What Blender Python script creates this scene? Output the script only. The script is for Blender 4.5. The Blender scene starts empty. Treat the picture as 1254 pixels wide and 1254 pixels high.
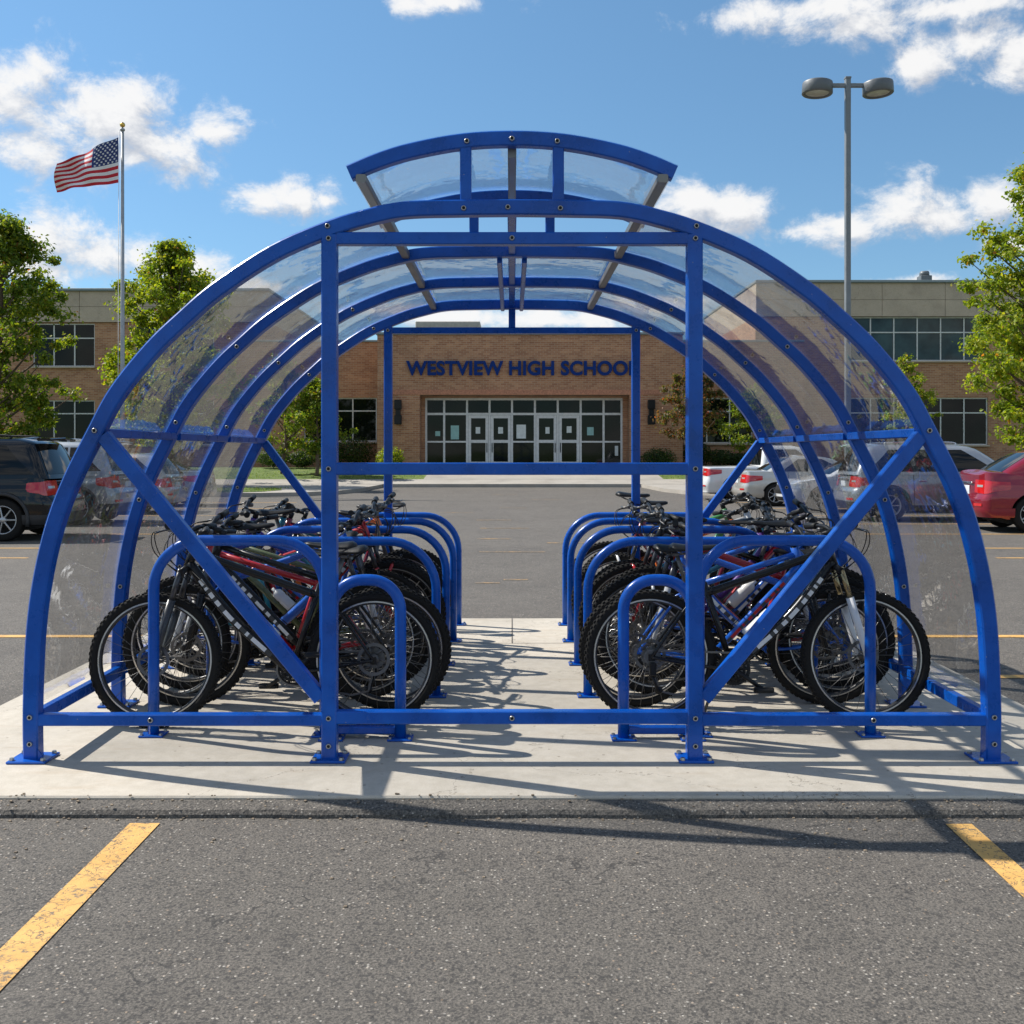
import bpy, math, random
from mathutils import Vector, Matrix, noise
R = math.radians
PI = math.pi
random.seed(7)
sc = bpy.context.scene
col = sc.collection

# ------------------------------------------------------------------ camera
cam = bpy.data.objects.new('camera', bpy.data.cameras.new('camera'))
col.objects.link(cam)
cam.location = (0, 0, 1.5)
cam.rotation_euler = (R(90), 0, 0)
cam.data.sensor_width = 36
cam.data.lens = 36 * 1250 / 1254
cam.data.shift_y = -72 / 1254
cam.data.clip_end = 5000
sc.camera = cam
sc.cycles.transparent_max_bounces = 40
sc.cycles.max_bounces = 8
sc.cycles.diffuse_bounces = 3
sc.cycles.glossy_bounces = 4
sc.cycles.caustics_reflective = False
sc.cycles.caustics_refractive = False
sc.cycles.sample_clamp_indirect = 6

# ------------------------------------------------------------------ light: sun from behind the shelter, on the left
SX, SY = .88, -.36                      # shadow run per metre of height
sun_dir = Vector((SX, SY, -1)).normalized()
elev = math.asin(-sun_dir.z)
sun = bpy.data.objects.new('sun', bpy.data.lights.new('sun', 'SUN'))
col.objects.link(sun)
sun.rotation_euler = sun_dir.to_track_quat('-Z', 'Y').to_euler()
sun.data.energy = 4.8
sun.data.angle = R(.5)
sun.data.color = (1, .95, .87)
sc.view_settings.view_transform = 'Standard'
sc.view_settings.look = 'None'
sc.view_settings.exposure = 0.55
sc.view_settings.gamma = 1

# ------------------------------------------------------------------ sky with clouds (all in sky directions)
world = bpy.data.worlds.new("World")
sc.world = world
world.use_nodes = True
wt = world.node_tree
for n in list(wt.nodes): wt.nodes.remove(n)
def W(t, **kw):
    n = wt.nodes.new(t)
    for k, v in kw.items(): setattr(n, k, v)
    return n
def wl(a, b): wt.links.new(a, b)
def wmath(op, a, b=None, c=None, clamp=False):
    n = W('ShaderNodeMath', operation=op, use_clamp=clamp)
    for i, v in enumerate((a, b, c)):
        if v is None: continue
        if isinstance(v, (int, float)): n.inputs[i].default_value = v
        else: wl(v, n.inputs[i])
    return n.outputs[0]
def wvec(op, a, b=None):
    n = W('ShaderNodeVectorMath', operation=op)
    for i, v in enumerate((a, b)):
        if v is None: continue
        if isinstance(v, tuple): n.inputs[i].default_value = v
        else: wl(v, n.inputs[i])
    return n.outputs['Value'] if op in ('LENGTH', 'DOT_PRODUCT') else n.outputs[0]
sky = W('ShaderNodeTexSky', sky_type='NISHITA', sun_disc=False)
sky.sun_elevation = elev
sky.sun_rotation = math.atan2(-sun_dir.x, -sun_dir.y)
sky.altitude = 300; sky.air_density = 1.0; sky.dust_density = .15; sky.ozone_density = 2.6
tc = W('ShaderNodeTexCoord')
sep = W('ShaderNodeSeparateXYZ'); wl(tc.outputs['Generated'], sep.inputs[0])
dx, dy, dz = sep.outputs
az = wmath('ARCTAN2', dx, dy)
hor = wmath('SQRT', wmath('ADD', wmath('MULTIPLY', dx, dx), wmath('MULTIPLY', dy, dy)))
el = wmath('ARCTAN2', dz, hor)
cmb = W('ShaderNodeCombineXYZ'); wl(az, cmb.inputs[0]); wl(el, cmb.inputs[1])
P = cmb.outputs[0]
def angs(px, py):
    X, Z = (px - 627) / 1250, (555 - py) / 1250
    return math.atan2(X, 1), math.atan2(Z, math.hypot(X, 1))
CL = [(20,135,60,46),(70,165,75,40),(135,150,62,44),(200,185,62,28),(262,162,40,20),(150,192,60,18),
      (322,247,32,17),(362,245,42,21),(398,246,18,9),
      (60,300,60,26),(130,315,75,26),(200,325,55,16),(55,330,80,14),
      (545,2,62,12),(1010,8,110,18),(1060,32,52,20),(1160,8,80,16),(1140,76,38,20),(1200,52,56,30),(1245,60,45,30),
      (850,248,40,22),(895,258,40,22),(1040,278,55,18),(1100,262,58,28),(1140,272,55,20),(1222,252,44,24),(1000,282,26,12),(1240,300,34,12),
      (560,388,90,12),(680,392,110,14),(820,372,60,10),(470,380,70,9),(1110,346,40,8),(300,352,60,10),(20,10,0.1,0.1)]
def density(p, detail):
    cur = None
    for (x, y, a, b) in CL:
        u, v = angs(x, y)
        s = wvec('MULTIPLY', wvec('SUBTRACT', p, (u, v, 0)), (1170 / a, 1170 / b, 1))
        l = wvec('LENGTH', s)
        cur = l if cur is None else wmath('SMOOTH_MIN', cur, l, .35)
    # loose clouds elsewhere in the sky (outside the photographed field)
    nz = W('ShaderNodeTexNoise'); nz.inputs['Scale'].default_value = 3.1; nz.inputs['Detail'].default_value = 4
    wl(wvec('MULTIPLY', p, (1, 2.2, 1)), nz.inputs['Vector'])
    outside = wmath('SUBTRACT', wmath('MULTIPLY', wmath('ABSOLUTE', az), 2.0), 1.25, clamp=True)
    g = wmath('SUBTRACT', 3.3, wmath('MULTIPLY', wmath('MULTIPLY', nz.outputs['Fac'], outside), 4.6))
    cur = wmath('MINIMUM', cur, g)
    n2 = W('ShaderNodeTexNoise'); n2.inputs['Scale'].default_value = 15; n2.inputs['Detail'].default_value = detail
    n2.inputs['Roughness'].default_value = .66; n2.inputs['Distortion'].default_value = .25
    wl(wvec('MULTIPLY', p, (1, 1.35, 1)), n2.inputs['Vector'])
    return wmath('ADD', wmath('SUBTRACT', 1.0, cur), wmath('MULTIPLY', wmath('SUBTRACT', n2.outputs['Fac'], .487), 4.6))
d1 = density(P, 9)
d2 = density(wvec('ADD', P, (-.010, .017, 0)), 5)
al = W('ShaderNodeMapRange', interpolation_type='SMOOTHERSTEP'); wl(d1, al.inputs[0])
al.inputs[1].default_value = -.45; al.inputs[2].default_value = .95
relief = wmath('SUBTRACT', d1, d2)
lit = W('ShaderNodeMapRange', interpolation_type='SMOOTHSTEP'); wl(relief, lit.inputs[0])
lit.inputs[1].default_value = -1.0; lit.inputs[2].default_value = .75
cr = W('ShaderNodeMix', data_type='RGBA'); wl(lit.outputs[0], cr.inputs[0])
cr.inputs[6].default_value = (3.5, 3.75, 4.25, 1); cr.inputs[7].default_value = (6.3, 6.25, 6.2, 1)
tint = W('ShaderNodeMix', data_type='RGBA', blend_type='MULTIPLY'); tint.inputs[0].default_value = 1
wl(sky.outputs[0], tint.inputs[6])
hz = W('ShaderNodeValToRGB'); wl(wmath('MULTIPLY', el, 1.6, clamp=True), hz.inputs[0])
hz.color_ramp.elements[0].color = (.54, .68, .76, 1); hz.color_ramp.elements[1].color = (.80, 1.0, 1.0, 1); hz.color_ramp.elements[1].position = .75
wl(hz.outputs[0], tint.inputs[7])
mx = W('ShaderNodeMix', data_type='RGBA')
wl(wmath('MULTIPLY', al.outputs[0], .96), mx.inputs[0]); wl(tint.outputs[2], mx.inputs[6]); wl(cr.outputs[2], mx.inputs[7])
bg = W('ShaderNodeBackground'); bg.inputs[1].default_value = .105
wl(mx.outputs[2], bg.inputs[0])
wo = W('ShaderNodeOutputWorld'); wl(bg.outputs[0], wo.inputs[0])

# ------------------------------------------------------------------ materials
def newmat(name):
    m = bpy.data.materials.new(name); m.use_nodes = True
    nt = m.node_tree
    return m, nt, nt.nodes['Principled BSDF']
def nd(nt, t, **kw):
    n = nt.nodes.new(t)
    for k, v in kw.items(): setattr(n, k, v)
    return n
def c4(c): return (c[0], c[1], c[2], 1)
def ramp(nt, fac, stops, interp='LINEAR'):
    r = nd(nt, 'ShaderNodeValToRGB'); r.color_ramp.interpolation = interp
    e = r.color_ramp.elements
    while len(e) > 1: e.remove(e[-1])
    e[0].position = stops[0][0]; e[0].color = c4(stops[0][1])
    for p, c in stops[1:]:
        x = e.new(p); x.color = c4(c)
    nt.links.new(fac, r.inputs[0]); return r.outputs[0]
def noise_tex(nt, scale, detail=4, rough=.55, vec=None, coord='Object', out='Fac'):
    n = nd(nt, 'ShaderNodeTexNoise')
    n.inputs['Scale'].default_value = scale; n.inputs['Detail'].default_value = detail; n.inputs['Roughness'].default_value = rough
    if vec is None:
        t = nd(nt, 'ShaderNodeTexCoord'); vec = t.outputs[coord]
    nt.links.new(vec, n.inputs['Vector']); return n.outputs[out]
def mixc(nt, fac, a, b, mode='MIX'):
    n = nd(nt, 'ShaderNodeMix', data_type='RGBA', blend_type=mode)
    for i, v in ((0, fac), (6, a), (7, b)):
        if isinstance(v, (int, float)): n.inputs[i].default_value = v
        elif isinstance(v, tuple): n.inputs[i].default_value = c4(v)
        else: nt.links.new(v, n.inputs[i])
    return n.outputs[2]
def mth(nt, op, a, b=None, clamp=False):
    n = nd(nt, 'ShaderNodeMath', operation=op, use_clamp=clamp)
    for i, v in enumerate((a, b)):
        if v is None: continue
        if isinstance(v, (int, float)): n.inputs[i].default_value = v
        else: nt.links.new(v, n.inputs[i])
    return n.outputs[0]
def bump(nt, b, height, strength=.3, dist=.01):
    n = nd(nt, 'ShaderNodeBump'); n.inputs['Strength'].default_value = strength; n.inputs['Distance'].default_value = dist
    nt.links.new(height, n.inputs['Height']); nt.links.new(n.outputs[0], b.inputs['Normal'])
def mat(name, c, rough=.5, metal=0, spec=.5, coat=0, var=.12, vs=6, rv=.1, bmp=0, bs=60):
    m, nt, b = newmat(name)
    f = noise_tex(nt, vs, 5)
    lo = tuple(x * (1 - var) for x in c); hi = tuple(min(1, x * (1 + var)) for x in c)
    nt.links.new(ramp(nt, f, [(.3, lo), (.7, hi)]), b.inputs['Base Color'])
    r = nd(nt, 'ShaderNodeMapRange'); nt.links.new(f, r.inputs[0]); r.inputs[1].default_value = .3; r.inputs[2].default_value = .7
    r.inputs[3].default_value = max(.02, rough - rv); r.inputs[4].default_value = min(1, rough + rv)
    nt.links.new(r.outputs[0], b.inputs['Roughness'])
    b.inputs['Metallic'].default_value = metal; b.inputs['Specular IOR Level'].default_value = spec
    b.inputs['Coat Weight'].default_value = coat; b.inputs['Coat Roughness'].default_value = .06
    if bmp: bump(nt, b, noise_tex(nt, bs, 4), bmp, .004)
    m.diffuse_color = c4(c)
    return m

def asphalt_mat():
    m, nt, b = newmat('asphalt')
    t = nd(nt, 'ShaderNodeTexCoord'); v = t.outputs['Object']
    big = noise_tex(nt, .35, 6, .6, v)
    mid = noise_tex(nt, 5, 5, .6, v)
    fine = noise_tex(nt, 115, 5, .78, v)
    base = mixc(nt, .5, ramp(nt, big, [(.3, (.094, .086, .077)), (.7, (.141, .129, .115))]), ramp(nt, mid, [(.3, (.094, .086, .077)), (.72, (.145, .132, .118))]))
    base = mixc(nt, 1.0, base, ramp(nt, fine, [(.36, (.42, .42, .42)), (.5, (1, .99, .97)), (.64, (1.75, 1.70, 1.62))]), 'MULTIPLY')
    vo = nd(nt, 'ShaderNodeTexVoronoi'); vo.inputs['Scale'].default_value = 80; nt.links.new(v, vo.inputs['Vector'])
    vsz = mth(nt, 'LESS_THAN', vo.outputs['Distance'], .33)
    sepc = nd(nt, 'ShaderNodeSeparateColor'); nt.links.new(vo.outputs['Color'], sepc.inputs[0])
    pick = mth(nt, 'GREATER_THAN', sepc.outputs[0], .87)
    spk = mth(nt, 'MULTIPLY', vsz, pick)
    base = mixc(nt, mth(nt, 'MULTIPLY', spk, .8), base, ramp(nt, sepc.outputs[1], [(0, (.34, .32, .29)), (.5, (.50, .46, .40)), (1, (.36, .25, .16))]))
    vo3 = nd(nt, 'ShaderNodeTexVoronoi'); vo3.inputs['Scale'].default_value = 85; nt.links.new(v, vo3.inputs['Vector'])
    sc3 = nd(nt, 'ShaderNodeSeparateColor'); nt.links.new(vo3.outputs['Color'], sc3.inputs[0])
    base = mixc(nt, mth(nt, 'MULTIPLY', mth(nt, 'GREATER_THAN', sc3.outputs[0], .8), .55), base, (.035, .034, .034))
    # hairline cracks
    wv = nd(nt, 'ShaderNodeVectorMath', operation='ADD'); nt.links.new(v, wv.inputs[0])
    nt.links.new(noise_tex(nt, 2.2, 5, .6, v, out='Color'), wv.inputs[1])
    vc = nd(nt, 'ShaderNodeTexVoronoi', feature='DISTANCE_TO_EDGE'); vc.inputs['Scale'].default_value = .42; nt.links.new(wv.outputs[0], vc.inputs['Vector'])
    ck = mth(nt, 'LESS_THAN', vc.outputs['Distance'], .003)
    ck = mth(nt, 'MULTIPLY', ck, mth(nt, 'GREATER_THAN', mid, .47))
    base = mixc(nt, mth(nt, 'MULTIPLY', ck, .65), base, (.03, .029, .028))
    # oil / wear stains and pale dust
    st = noise_tex(nt, 1.3, 3, .5, v)
    base = mixc(nt, ramp(nt, st, [(.56, (0, 0, 0)), (.74, (.28, .28, .28))]), base, (.062, .057, .053))
    base = mixc(nt, ramp(nt, noise_tex(nt, .9, 7, .7, v), [(.55, (0, 0, 0)), (.8, (.4, .4, .4))]), base, (.17, .155, .135))
    nt.links.new(base, b.inputs['Base Color'])
    b.inputs['Roughness'].default_value = .85; b.inputs['Specular IOR Level'].default_value = .35
    h = mth(nt, 'ADD', fine, mth(nt, 'MULTIPLY', vo.outputs['Distance'], -.6))
    bump(nt, b, h, .75, .006)
    return m
def concrete_mat(name='concrete', c=(.50, .455, .385), joints=None):
    m, nt, b = newmat(name)
    t = nd(nt, 'ShaderNodeTexCoord'); v = t.outputs['Object']
    a = noise_tex(nt, .9, 7, .62, v); f = noise_tex(nt, 14, 6, .7, v); g = noise_tex(nt, 190, 2, .6, v)
    k = lambda s: tuple(x * s for x in c)
    base = ramp(nt, a, [(.28, k(.80)), (.5, k(1)), (.74, k(1.12))])
    base = mixc(nt, 1, base, ramp(nt, f, [(.3, (.86, .85, .83)), (.6, (1, 1, 1))]), 'MULTIPLY')
    base = mixc(nt, 1, base, ramp(nt, g, [(.3, (.86, .86, .86)), (.6, (1.04, 1.04, 1.04))]), 'MULTIPLY')
    vo = nd(nt, 'ShaderNodeTexVoronoi'); vo.inputs['Scale'].default_value = 9; nt.links.new(v, vo.inputs['Vector'])
    sp = mth(nt, 'LESS_THAN', vo.outputs['Distance'], .07)
    base = mixc(nt, mth(nt, 'MULTIPLY', sp, .6), base, (.15, .12, .09))
    wv = nd(nt, 'ShaderNodeVectorMath', operation='ADD'); nt.links.new(v, wv.inputs[0]); nt.links.new(noise_tex(nt, 1.6, 6, .65, v, out='Color'), wv.inputs[1])
    vc = nd(nt, 'ShaderNodeTexVoronoi', feature='DISTANCE_TO_EDGE'); vc.inputs['Scale'].default_value = .55; nt.links.new(wv.outputs[0], vc.inputs['Vector'])
    base = mixc(nt, mth(nt, 'MULTIPLY', mth(nt, 'LESS_THAN', vc.outputs['Distance'], .0016), .6), base, (.12, .10, .08))
    mp = nd(nt, 'ShaderNodeMapping'); mp.inputs['Scale'].default_value = (.5, 3, 1); nt.links.new(v, mp.inputs[0])
    stn = noise_tex(nt, 2.6, 6, .7, mp.outputs[0])
    base = mixc(nt, ramp(nt, stn, [(.56, (0, 0, 0)), (.72, (.5, .5, .5))]), base, (.38, .29, .20))
    base = mixc(nt, ramp(nt, noise_tex(nt, 3.3, 6, .7, v), [(.58, (0, 0, 0)), (.8, (.5, .5, .5))]), base, k(.62))
    nt.links.new(base, b.inputs['Base Color'])
    b.inputs['Roughness'].default_value = .86; b.inputs['Specular IOR Level'].default_value = .3
    bump(nt, b, mth(nt, 'ADD', f, mth(nt, 'MULTIPLY', g, .4)), .35, .004)
    return m
def paint_mat(worn=.45, name='yellow_paint'):
    m, nt, b = newmat(name)
    t = nd(nt, 'ShaderNodeTexCoord'); v = t.outputs['Object']
    base = ramp(nt, noise_tex(nt, 9, 5, .6, v), [(.3, (.52, .285, .075)), (.7, (.68, .40, .12))])
    f = noise_tex(nt, 42, 5, .75, v)
    n2 = noise_tex(nt, 3.5, 5, .7, v)
    w = mth(nt, 'ADD', mth(nt, 'MULTIPLY', f, .65), mth(nt, 'MULTIPLY', n2, .45))
    base = mixc(nt, ramp(nt, w, [(worn + .12, (0, 0, 0)), (worn + .20, (.9, .9, .9))]), base, (.11, .10, .085))
    wv = nd(nt, 'ShaderNodeVectorMath', operation='ADD'); nt.links.new(v, wv.inputs[0]); nt.links.new(noise_tex(nt, 6, 4, .6, v, out='Color'), wv.inputs[1])
    vc = nd(nt, 'ShaderNodeTexVoronoi', feature='DISTANCE_TO_EDGE'); vc.inputs['Scale'].default_value = 3.2; nt.links.new(wv.outputs[0], vc.inputs['Vector'])
    base = mixc(nt, mth(nt, 'MULTIPLY', mth(nt, 'LESS_THAN', vc.outputs['Distance'], .014), .8), base, (.07, .06, .05))
    nt.links.new(base, b.inputs['Base Color']); b.inputs['Roughness'].default_value = .75
    bump(nt, b, noise_tex(nt, 150, 3, .7, v), .5, .004)
    return m
def brick_mat():
    m, nt, b = newmat('brick')
    t = nd(nt, 'ShaderNodeTexCoord')
    s = nd(nt, 'ShaderNodeSeparateXYZ'); nt.links.new(t.outputs['Object'], s.inputs[0])
    cx = nd(nt, 'ShaderNodeCombineXYZ'); nt.links.new(mth(nt, 'ADD', s.outputs[0], s.outputs[1]), cx.inputs[0]); nt.links.new(s.outputs[2], cx.inputs[1])
    br = nd(nt, 'ShaderNodeTexBrick'); nt.links.new(cx.outputs[0], br.inputs['Vector'])
    br.inputs['Scale'].default_value = 1; br.inputs['Brick Width'].default_value = .30; br.inputs['Row Height'].default_value = .10
    br.inputs['Mortar Size'].default_value = .009; br.inputs['Bias'].default_value = -.1
    br.inputs['Color1'].default_value = (.34, .155, .085, 1); br.inputs['Color2'].default_value = (.50, .27, .15, 1); br.inputs['Mortar'].default_value = (.46, .36, .26, 1)
    v = t.outputs['Object']
    base = mixc(nt, 1, br.outputs[0], ramp(nt, noise_tex(nt, .5, 5, .6, v), [(.3, (.84, .82, .80)), (.7, (1.1, 1.08, 1.05))]), 'MULTIPLY')
    mp = nd(nt, 'ShaderNodeMapping'); mp.inputs['Scale'].default_value = (.25, .25, 2.2); nt.links.new(v, mp.inputs[0])
    base = mixc(nt, 1, base, ramp(nt, noise_tex(nt, 1.5, 5, .7, mp.outputs[0]), [(.3, (.88, .86, .86)), (.7, (1.08, 1.06, 1.03))]), 'MULTIPLY')
    nt.links.new(base, b.inputs['Base Color']); b.inputs['Roughness'].default_value = .9
    return m
def plexi_mat():
    m, nt, b = newmat('clear_plastic'); nt.nodes.remove(b)
    out = nt.nodes['Material Output']
    t = nd(nt, 'ShaderNodeTexCoord'); v = t.outputs['Object']
    tr = nd(nt, 'ShaderNodeBsdfTransparent'); tr.inputs[0].default_value = (.965, .968, .97, 1)
    gl = nd(nt, 'ShaderNodeBsdfGlossy'); gl.inputs['Roughness'].default_value = .02; gl.inputs[0].default_value = (1, 1, 1, 1)
    bp = nd(nt, 'ShaderNodeBump'); bp.inputs['Strength'].default_value = .5; bp.inputs['Distance'].default_value = .03
    nt.links.new(noise_tex(nt, 2.6, 3, .5, v), bp.inputs['Height']); nt.links.new(bp.outputs[0], gl.inputs['Normal'])
    lw = nd(nt, 'ShaderNodeLayerWeight'); lw.inputs[0].default_value = .5; nt.links.new(bp.outputs[0], lw.inputs['Normal'])
    fr = nd(nt, 'ShaderNodeMath', operation='MULTIPLY_ADD'); nt.links.new(mth(nt, 'POWER', lw.outputs['Facing'], 5.0), fr.inputs[0]); fr.inputs[1].default_value = .93; fr.inputs[2].default_value = .09
    di = nd(nt, 'ShaderNodeBsdfDiffuse'); di.inputs[0].default_value = (.62, .60, .57, 1)
    tl = nd(nt, 'ShaderNodeBsdfTranslucent'); tl.inputs[0].default_value = (.62, .60, .57, 1)
    ds = nd(nt, 'ShaderNodeMixShader'); ds.inputs[0].default_value = .5; nt.links.new(di.outputs[0], ds.inputs[1]); nt.links.new(tl.outputs[0], ds.inputs[2])
    sp = nd(nt, 'ShaderNodeTexVoronoi'); sp.inputs['Scale'].default_value = 22; nt.links.new(v, sp.inputs['Vector'])
    sc_ = nd(nt, 'ShaderNodeSeparateColor'); nt.links.new(sp.outputs['Color'], sc_.inputs[0])
    spk = mth(nt, 'MULTIPLY', mth(nt, 'LESS_THAN', sp.outputs['Distance'], .10), mth(nt, 'GREATER_THAN', sc_.outputs[0], .8))
    dust = mth(nt, 'ADD', mth(nt, 'MULTIPLY', ramp(nt, noise_tex(nt, 1.8, 7, .68, v), [(.38, (.004, .004, .004)), (.6, (.018, .018, .018)), (.8, (.09, .09, .09))]), 1), mth(nt, 'MULTIPLY', spk, .5), True)
    s1 = nd(nt, 'ShaderNodeMixShader'); nt.links.new(dust, s1.inputs[0]); nt.links.new(tr.outputs[0], s1.inputs[1]); nt.links.new(ds.outputs[0], s1.inputs[2])
    s2 = nd(nt, 'ShaderNodeMixShader'); nt.links.new(mth(nt, 'MULTIPLY', fr.outputs[0], 1.0, True), s2.inputs[0]); nt.links.new(s1.outputs[0], s2.inputs[1]); nt.links.new(gl.outputs[0], s2.inputs[2])
    nt.links.new(s2.outputs[0], out.inputs[0])
    return m
def leaf_mat(name, c1, c2, c3, odd=(.40, .13, .03), oddf=.03):
    m, nt, b = newmat(name); out = nt.nodes['Material Output']
    g = nd(nt, 'ShaderNodeNewGeometry')
    f = g.outputs['Random Per Island']
    c = ramp(nt, f, [(0, c1), (.5, c2), (.96 - oddf, c3), (1 - oddf, c3), (1.0, odd)])
    big = ramp(nt, noise_tex(nt, .9, 3, .5), [(.35, (.7, .78, .8)), (.65, (1.15, 1.1, 1))])
    c = mixc(nt, 1, c, big, 'MULTIPLY')
    nt.links.new(c, b.inputs['Base Color']); b.inputs['Roughness'].default_value = .55
    tl = nd(nt, 'ShaderNodeBsdfTranslucent'); nt.links.new(mixc(nt, 1, c, (1.5, 1.5, .6), 'MULTIPLY'), tl.inputs[0])
    s = nd(nt, 'ShaderNodeMixShader'); s.inputs[0].default_value = .52
    nt.links.new(b.outputs[0], s.inputs[1]); nt.links.new(tl.outputs[0], s.inputs[2]); nt.links.new(s.outputs[0], out.inputs[0])
    return m
def grass_mat():
    m, nt, b = newmat('grass')
    t = nd(nt, 'ShaderNodeTexCoord'); v = t.outputs['Object']
    c = ramp(nt, noise_tex(nt, 1.1, 7, .7, v), [(.3, (.055, .095, .015)), (.55, (.12, .18, .03)), (.75, (.24, .24, .07))])
    c = mixc(nt, 1, c, ramp(nt, noise_tex(nt, 30, 4, .7, v), [(.3, (.5, .5, .5)), (.7, (1.3, 1.3, 1.3))]), 'MULTIPLY')
    nt.links.new(c, b.inputs['Base Color']); b.inputs['Roughness'].default_value = .9
    bump(nt, b, noise_tex(nt, 30, 4, .7, v), .8, .04)
    return m
def blue_mat():
    m, nt, b = newmat('blue_powder_coat')
    t = nd(nt, 'ShaderNodeTexCoord'); v = t.outputs['Object']
    c = ramp(nt, noise_tex(nt, 3.5, 6, .65, v), [(.3, (.0005, .056, .29)), (.5, (.001, .078, .41)), (.7, (.004, .105, .50))])
    c = mixc(nt, ramp(nt, noise_tex(nt, 55, 4, .7, v), [(.66, (0, 0, 0)), (.74, (.6, .6, .6))]), c, (.12, .17, .34))
    vo = nd(nt, 'ShaderNodeTexVoronoi'); vo.inputs['Scale'].default_value = 26; nt.links.new(v, vo.inputs['Vector'])
    s_ = nd(nt, 'ShaderNodeSeparateColor'); nt.links.new(vo.outputs['Color'], s_.inputs[0])
    chip = mth(nt, 'MULTIPLY', mth(nt, 'LESS_THAN', vo.outputs['Distance'], .07), mth(nt, 'GREATER_THAN', s_.outputs[0], .86))
    c = mixc(nt, mth(nt, 'MULTIPLY', chip, .7), c, (.30, .30, .32))
    mp = nd(nt, 'ShaderNodeMapping'); mp.inputs['Scale'].default_value = (9, 9, 1.2); mp.inputs['Rotation'].default_value = (.2, .5, 0); nt.links.new(v, mp.inputs[0])
    c = mixc(nt, ramp(nt, noise_tex(nt, 9, 5, .75, mp.outputs[0]), [(.66, (0, 0, 0)), (.72, (.35, .35, .35))]), c, (.16, .20, .32))
    nt.links.new(c, b.inputs['Base Color'])
    r = nd(nt, 'ShaderNodeMapRange'); nt.links.new(noise_tex(nt, 7, 6, .7, v), r.inputs[0]); r.inputs[3].default_value = .16; r.inputs[4].default_value = .42
    nt.links.new(r.outputs[0], b.inputs['Roughness'])
    b.inputs['Coat Weight'].default_value = .12; b.inputs['Coat Roughness'].default_value = .15; b.inputs['Specular IOR Level'].default_value = .32
    bump(nt, b, noise_tex(nt, 120, 2, .5, v), .06, .002)
    return m
def window_mat(name, c, spec=.5):
    m, nt, b = newmat(name)
    v = nd(nt, 'ShaderNodeTexCoord').outputs['Object']
    nt.links.new(ramp(nt, noise_tex(nt, .8, 5, .6, v), [(.35, tuple(x * .35 for x in c)), (.7, c)]), b.inputs['Base Color'])
    b.inputs['Roughness'].default_value = .04; b.inputs['Specular IOR Level'].default_value = spec
    bump(nt, b, noise_tex(nt, .35, 2, .5, v), .12, .05)
    return m

M = dict(
    asphalt=asphalt_mat(), concrete=concrete_mat(), kerb=concrete_mat('kerb_concrete', (.36, .335, .30)), paint=paint_mat(.475), worn=paint_mat(.36, 'worn_yellow_paint'),
    brick=brick_mat(), plexi=plexi_mat(), blue=blue_mat(), grass=grass_mat(),
    fascia=concrete_mat('fascia_concrete', (.50, .41, .32)),
    steel=mat('galvanised_steel', (.45, .46, .46), .42, .7), bolt=mat('bolt_steel', (.42, .41, .39), .35, .95),
    alu=mat('brushed_aluminium', (.22, .215, .20), .45, .6), coping=mat('metal_coping', (.22, .26, .27), .5, .4),  # purlins: grey colour stands in for blue paint shaded under clear panels
    winframe=mat('window_frame_paint', (.58, .58, .56), .45, .1), doorframe=mat('door_aluminium', (.66, .66, .65), .45, .1),
    glass_up=window_mat('teal_window_glass', (.045, .085, .090), .3), glass=window_mat('dark_window_glass', (.008, .013, .009), .22),
    letter=mat('navy_lettering', (.004, .030, .17), .6, spec=.15), notice=mat('paper_notice', (.7, .74, .72), .7), notice2=mat('teal_paper', (.30, .52, .50), .7),
    pole=mat('grey_painted_pole', (.20, .215, .225), .45, .3), polel=mat('silver_pole', (.36, .37, .38), .5, .3), gold=mat('gilded_ball', (.75, .48, .12), .25, .95),
    lamp_grey=mat('lamp_housing_grey', (.14, .15, .16), .45, .2), lamp_glass=mat('lamp_lens', (.55, .55, .5), .2),
    red=mat('flag_red', (.55, .02, .035), .8, var=.05), white=mat('flag_white', (.82, .80, .80), .8, var=.03), navy=mat('flag_navy', (.02, .04, .16), .8, var=.05),
    rubber=mat('tyre_rubber', (.016, .015, .014), .8, 0, .2, bmp=.4), blackm=mat('black_metal', (.010, .010, .011), .36, 0, .28),
    blackp=mat('black_plastic', (.014, .014, .014), .5, 0, .25), saddle=mat('saddle_vinyl', (.011, .011, .011), .45, 0, .3, bmp=.2),
    chrome=mat('polished_steel', (.62, .62, .62), .22, 1), dull=mat('dull_steel', (.15, .145, .14), .4, .8), rimdark=mat('dark_rim', (.05, .05, .052), .35, .6),
    rimbrake=mat('rim_brake_track', (.55, .53, .50), .3, .9), brass=mat('bronze_stanchion', (.34, .27, .15), .25, .9),
    bark=mat('bark', (.12, .085, .06), .9, var=.35, vs=9, bmp=.8, bs=18),
    tail=mat('red_lens', (.50, .008, .012), .12, 0, .6, coat=.8), headl=mat('clear_lens', (.45, .47, .48), .08, .3, .8, coat=1), amber=mat('amber_lens', (.8, .22, .02), .15, coat=.6),
    carglass=window_mat('car_glass', (.006, .009, .010), .35), cladding=mat('dark_cladding', (.03, .03, .032), .6), plate=mat('licence_plate', (.62, .66, .70), .4),
    well=mat('wheel_well', (.01, .01, .01), .9), wheelalu=mat('alloy_wheel', (.42, .43, .44), .3, .8),
    bottle=mat('white_bottle', (.68, .67, .64), .35), roofunit=mat('roof_unit', (.42, .38, .32), .6),
)
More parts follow.
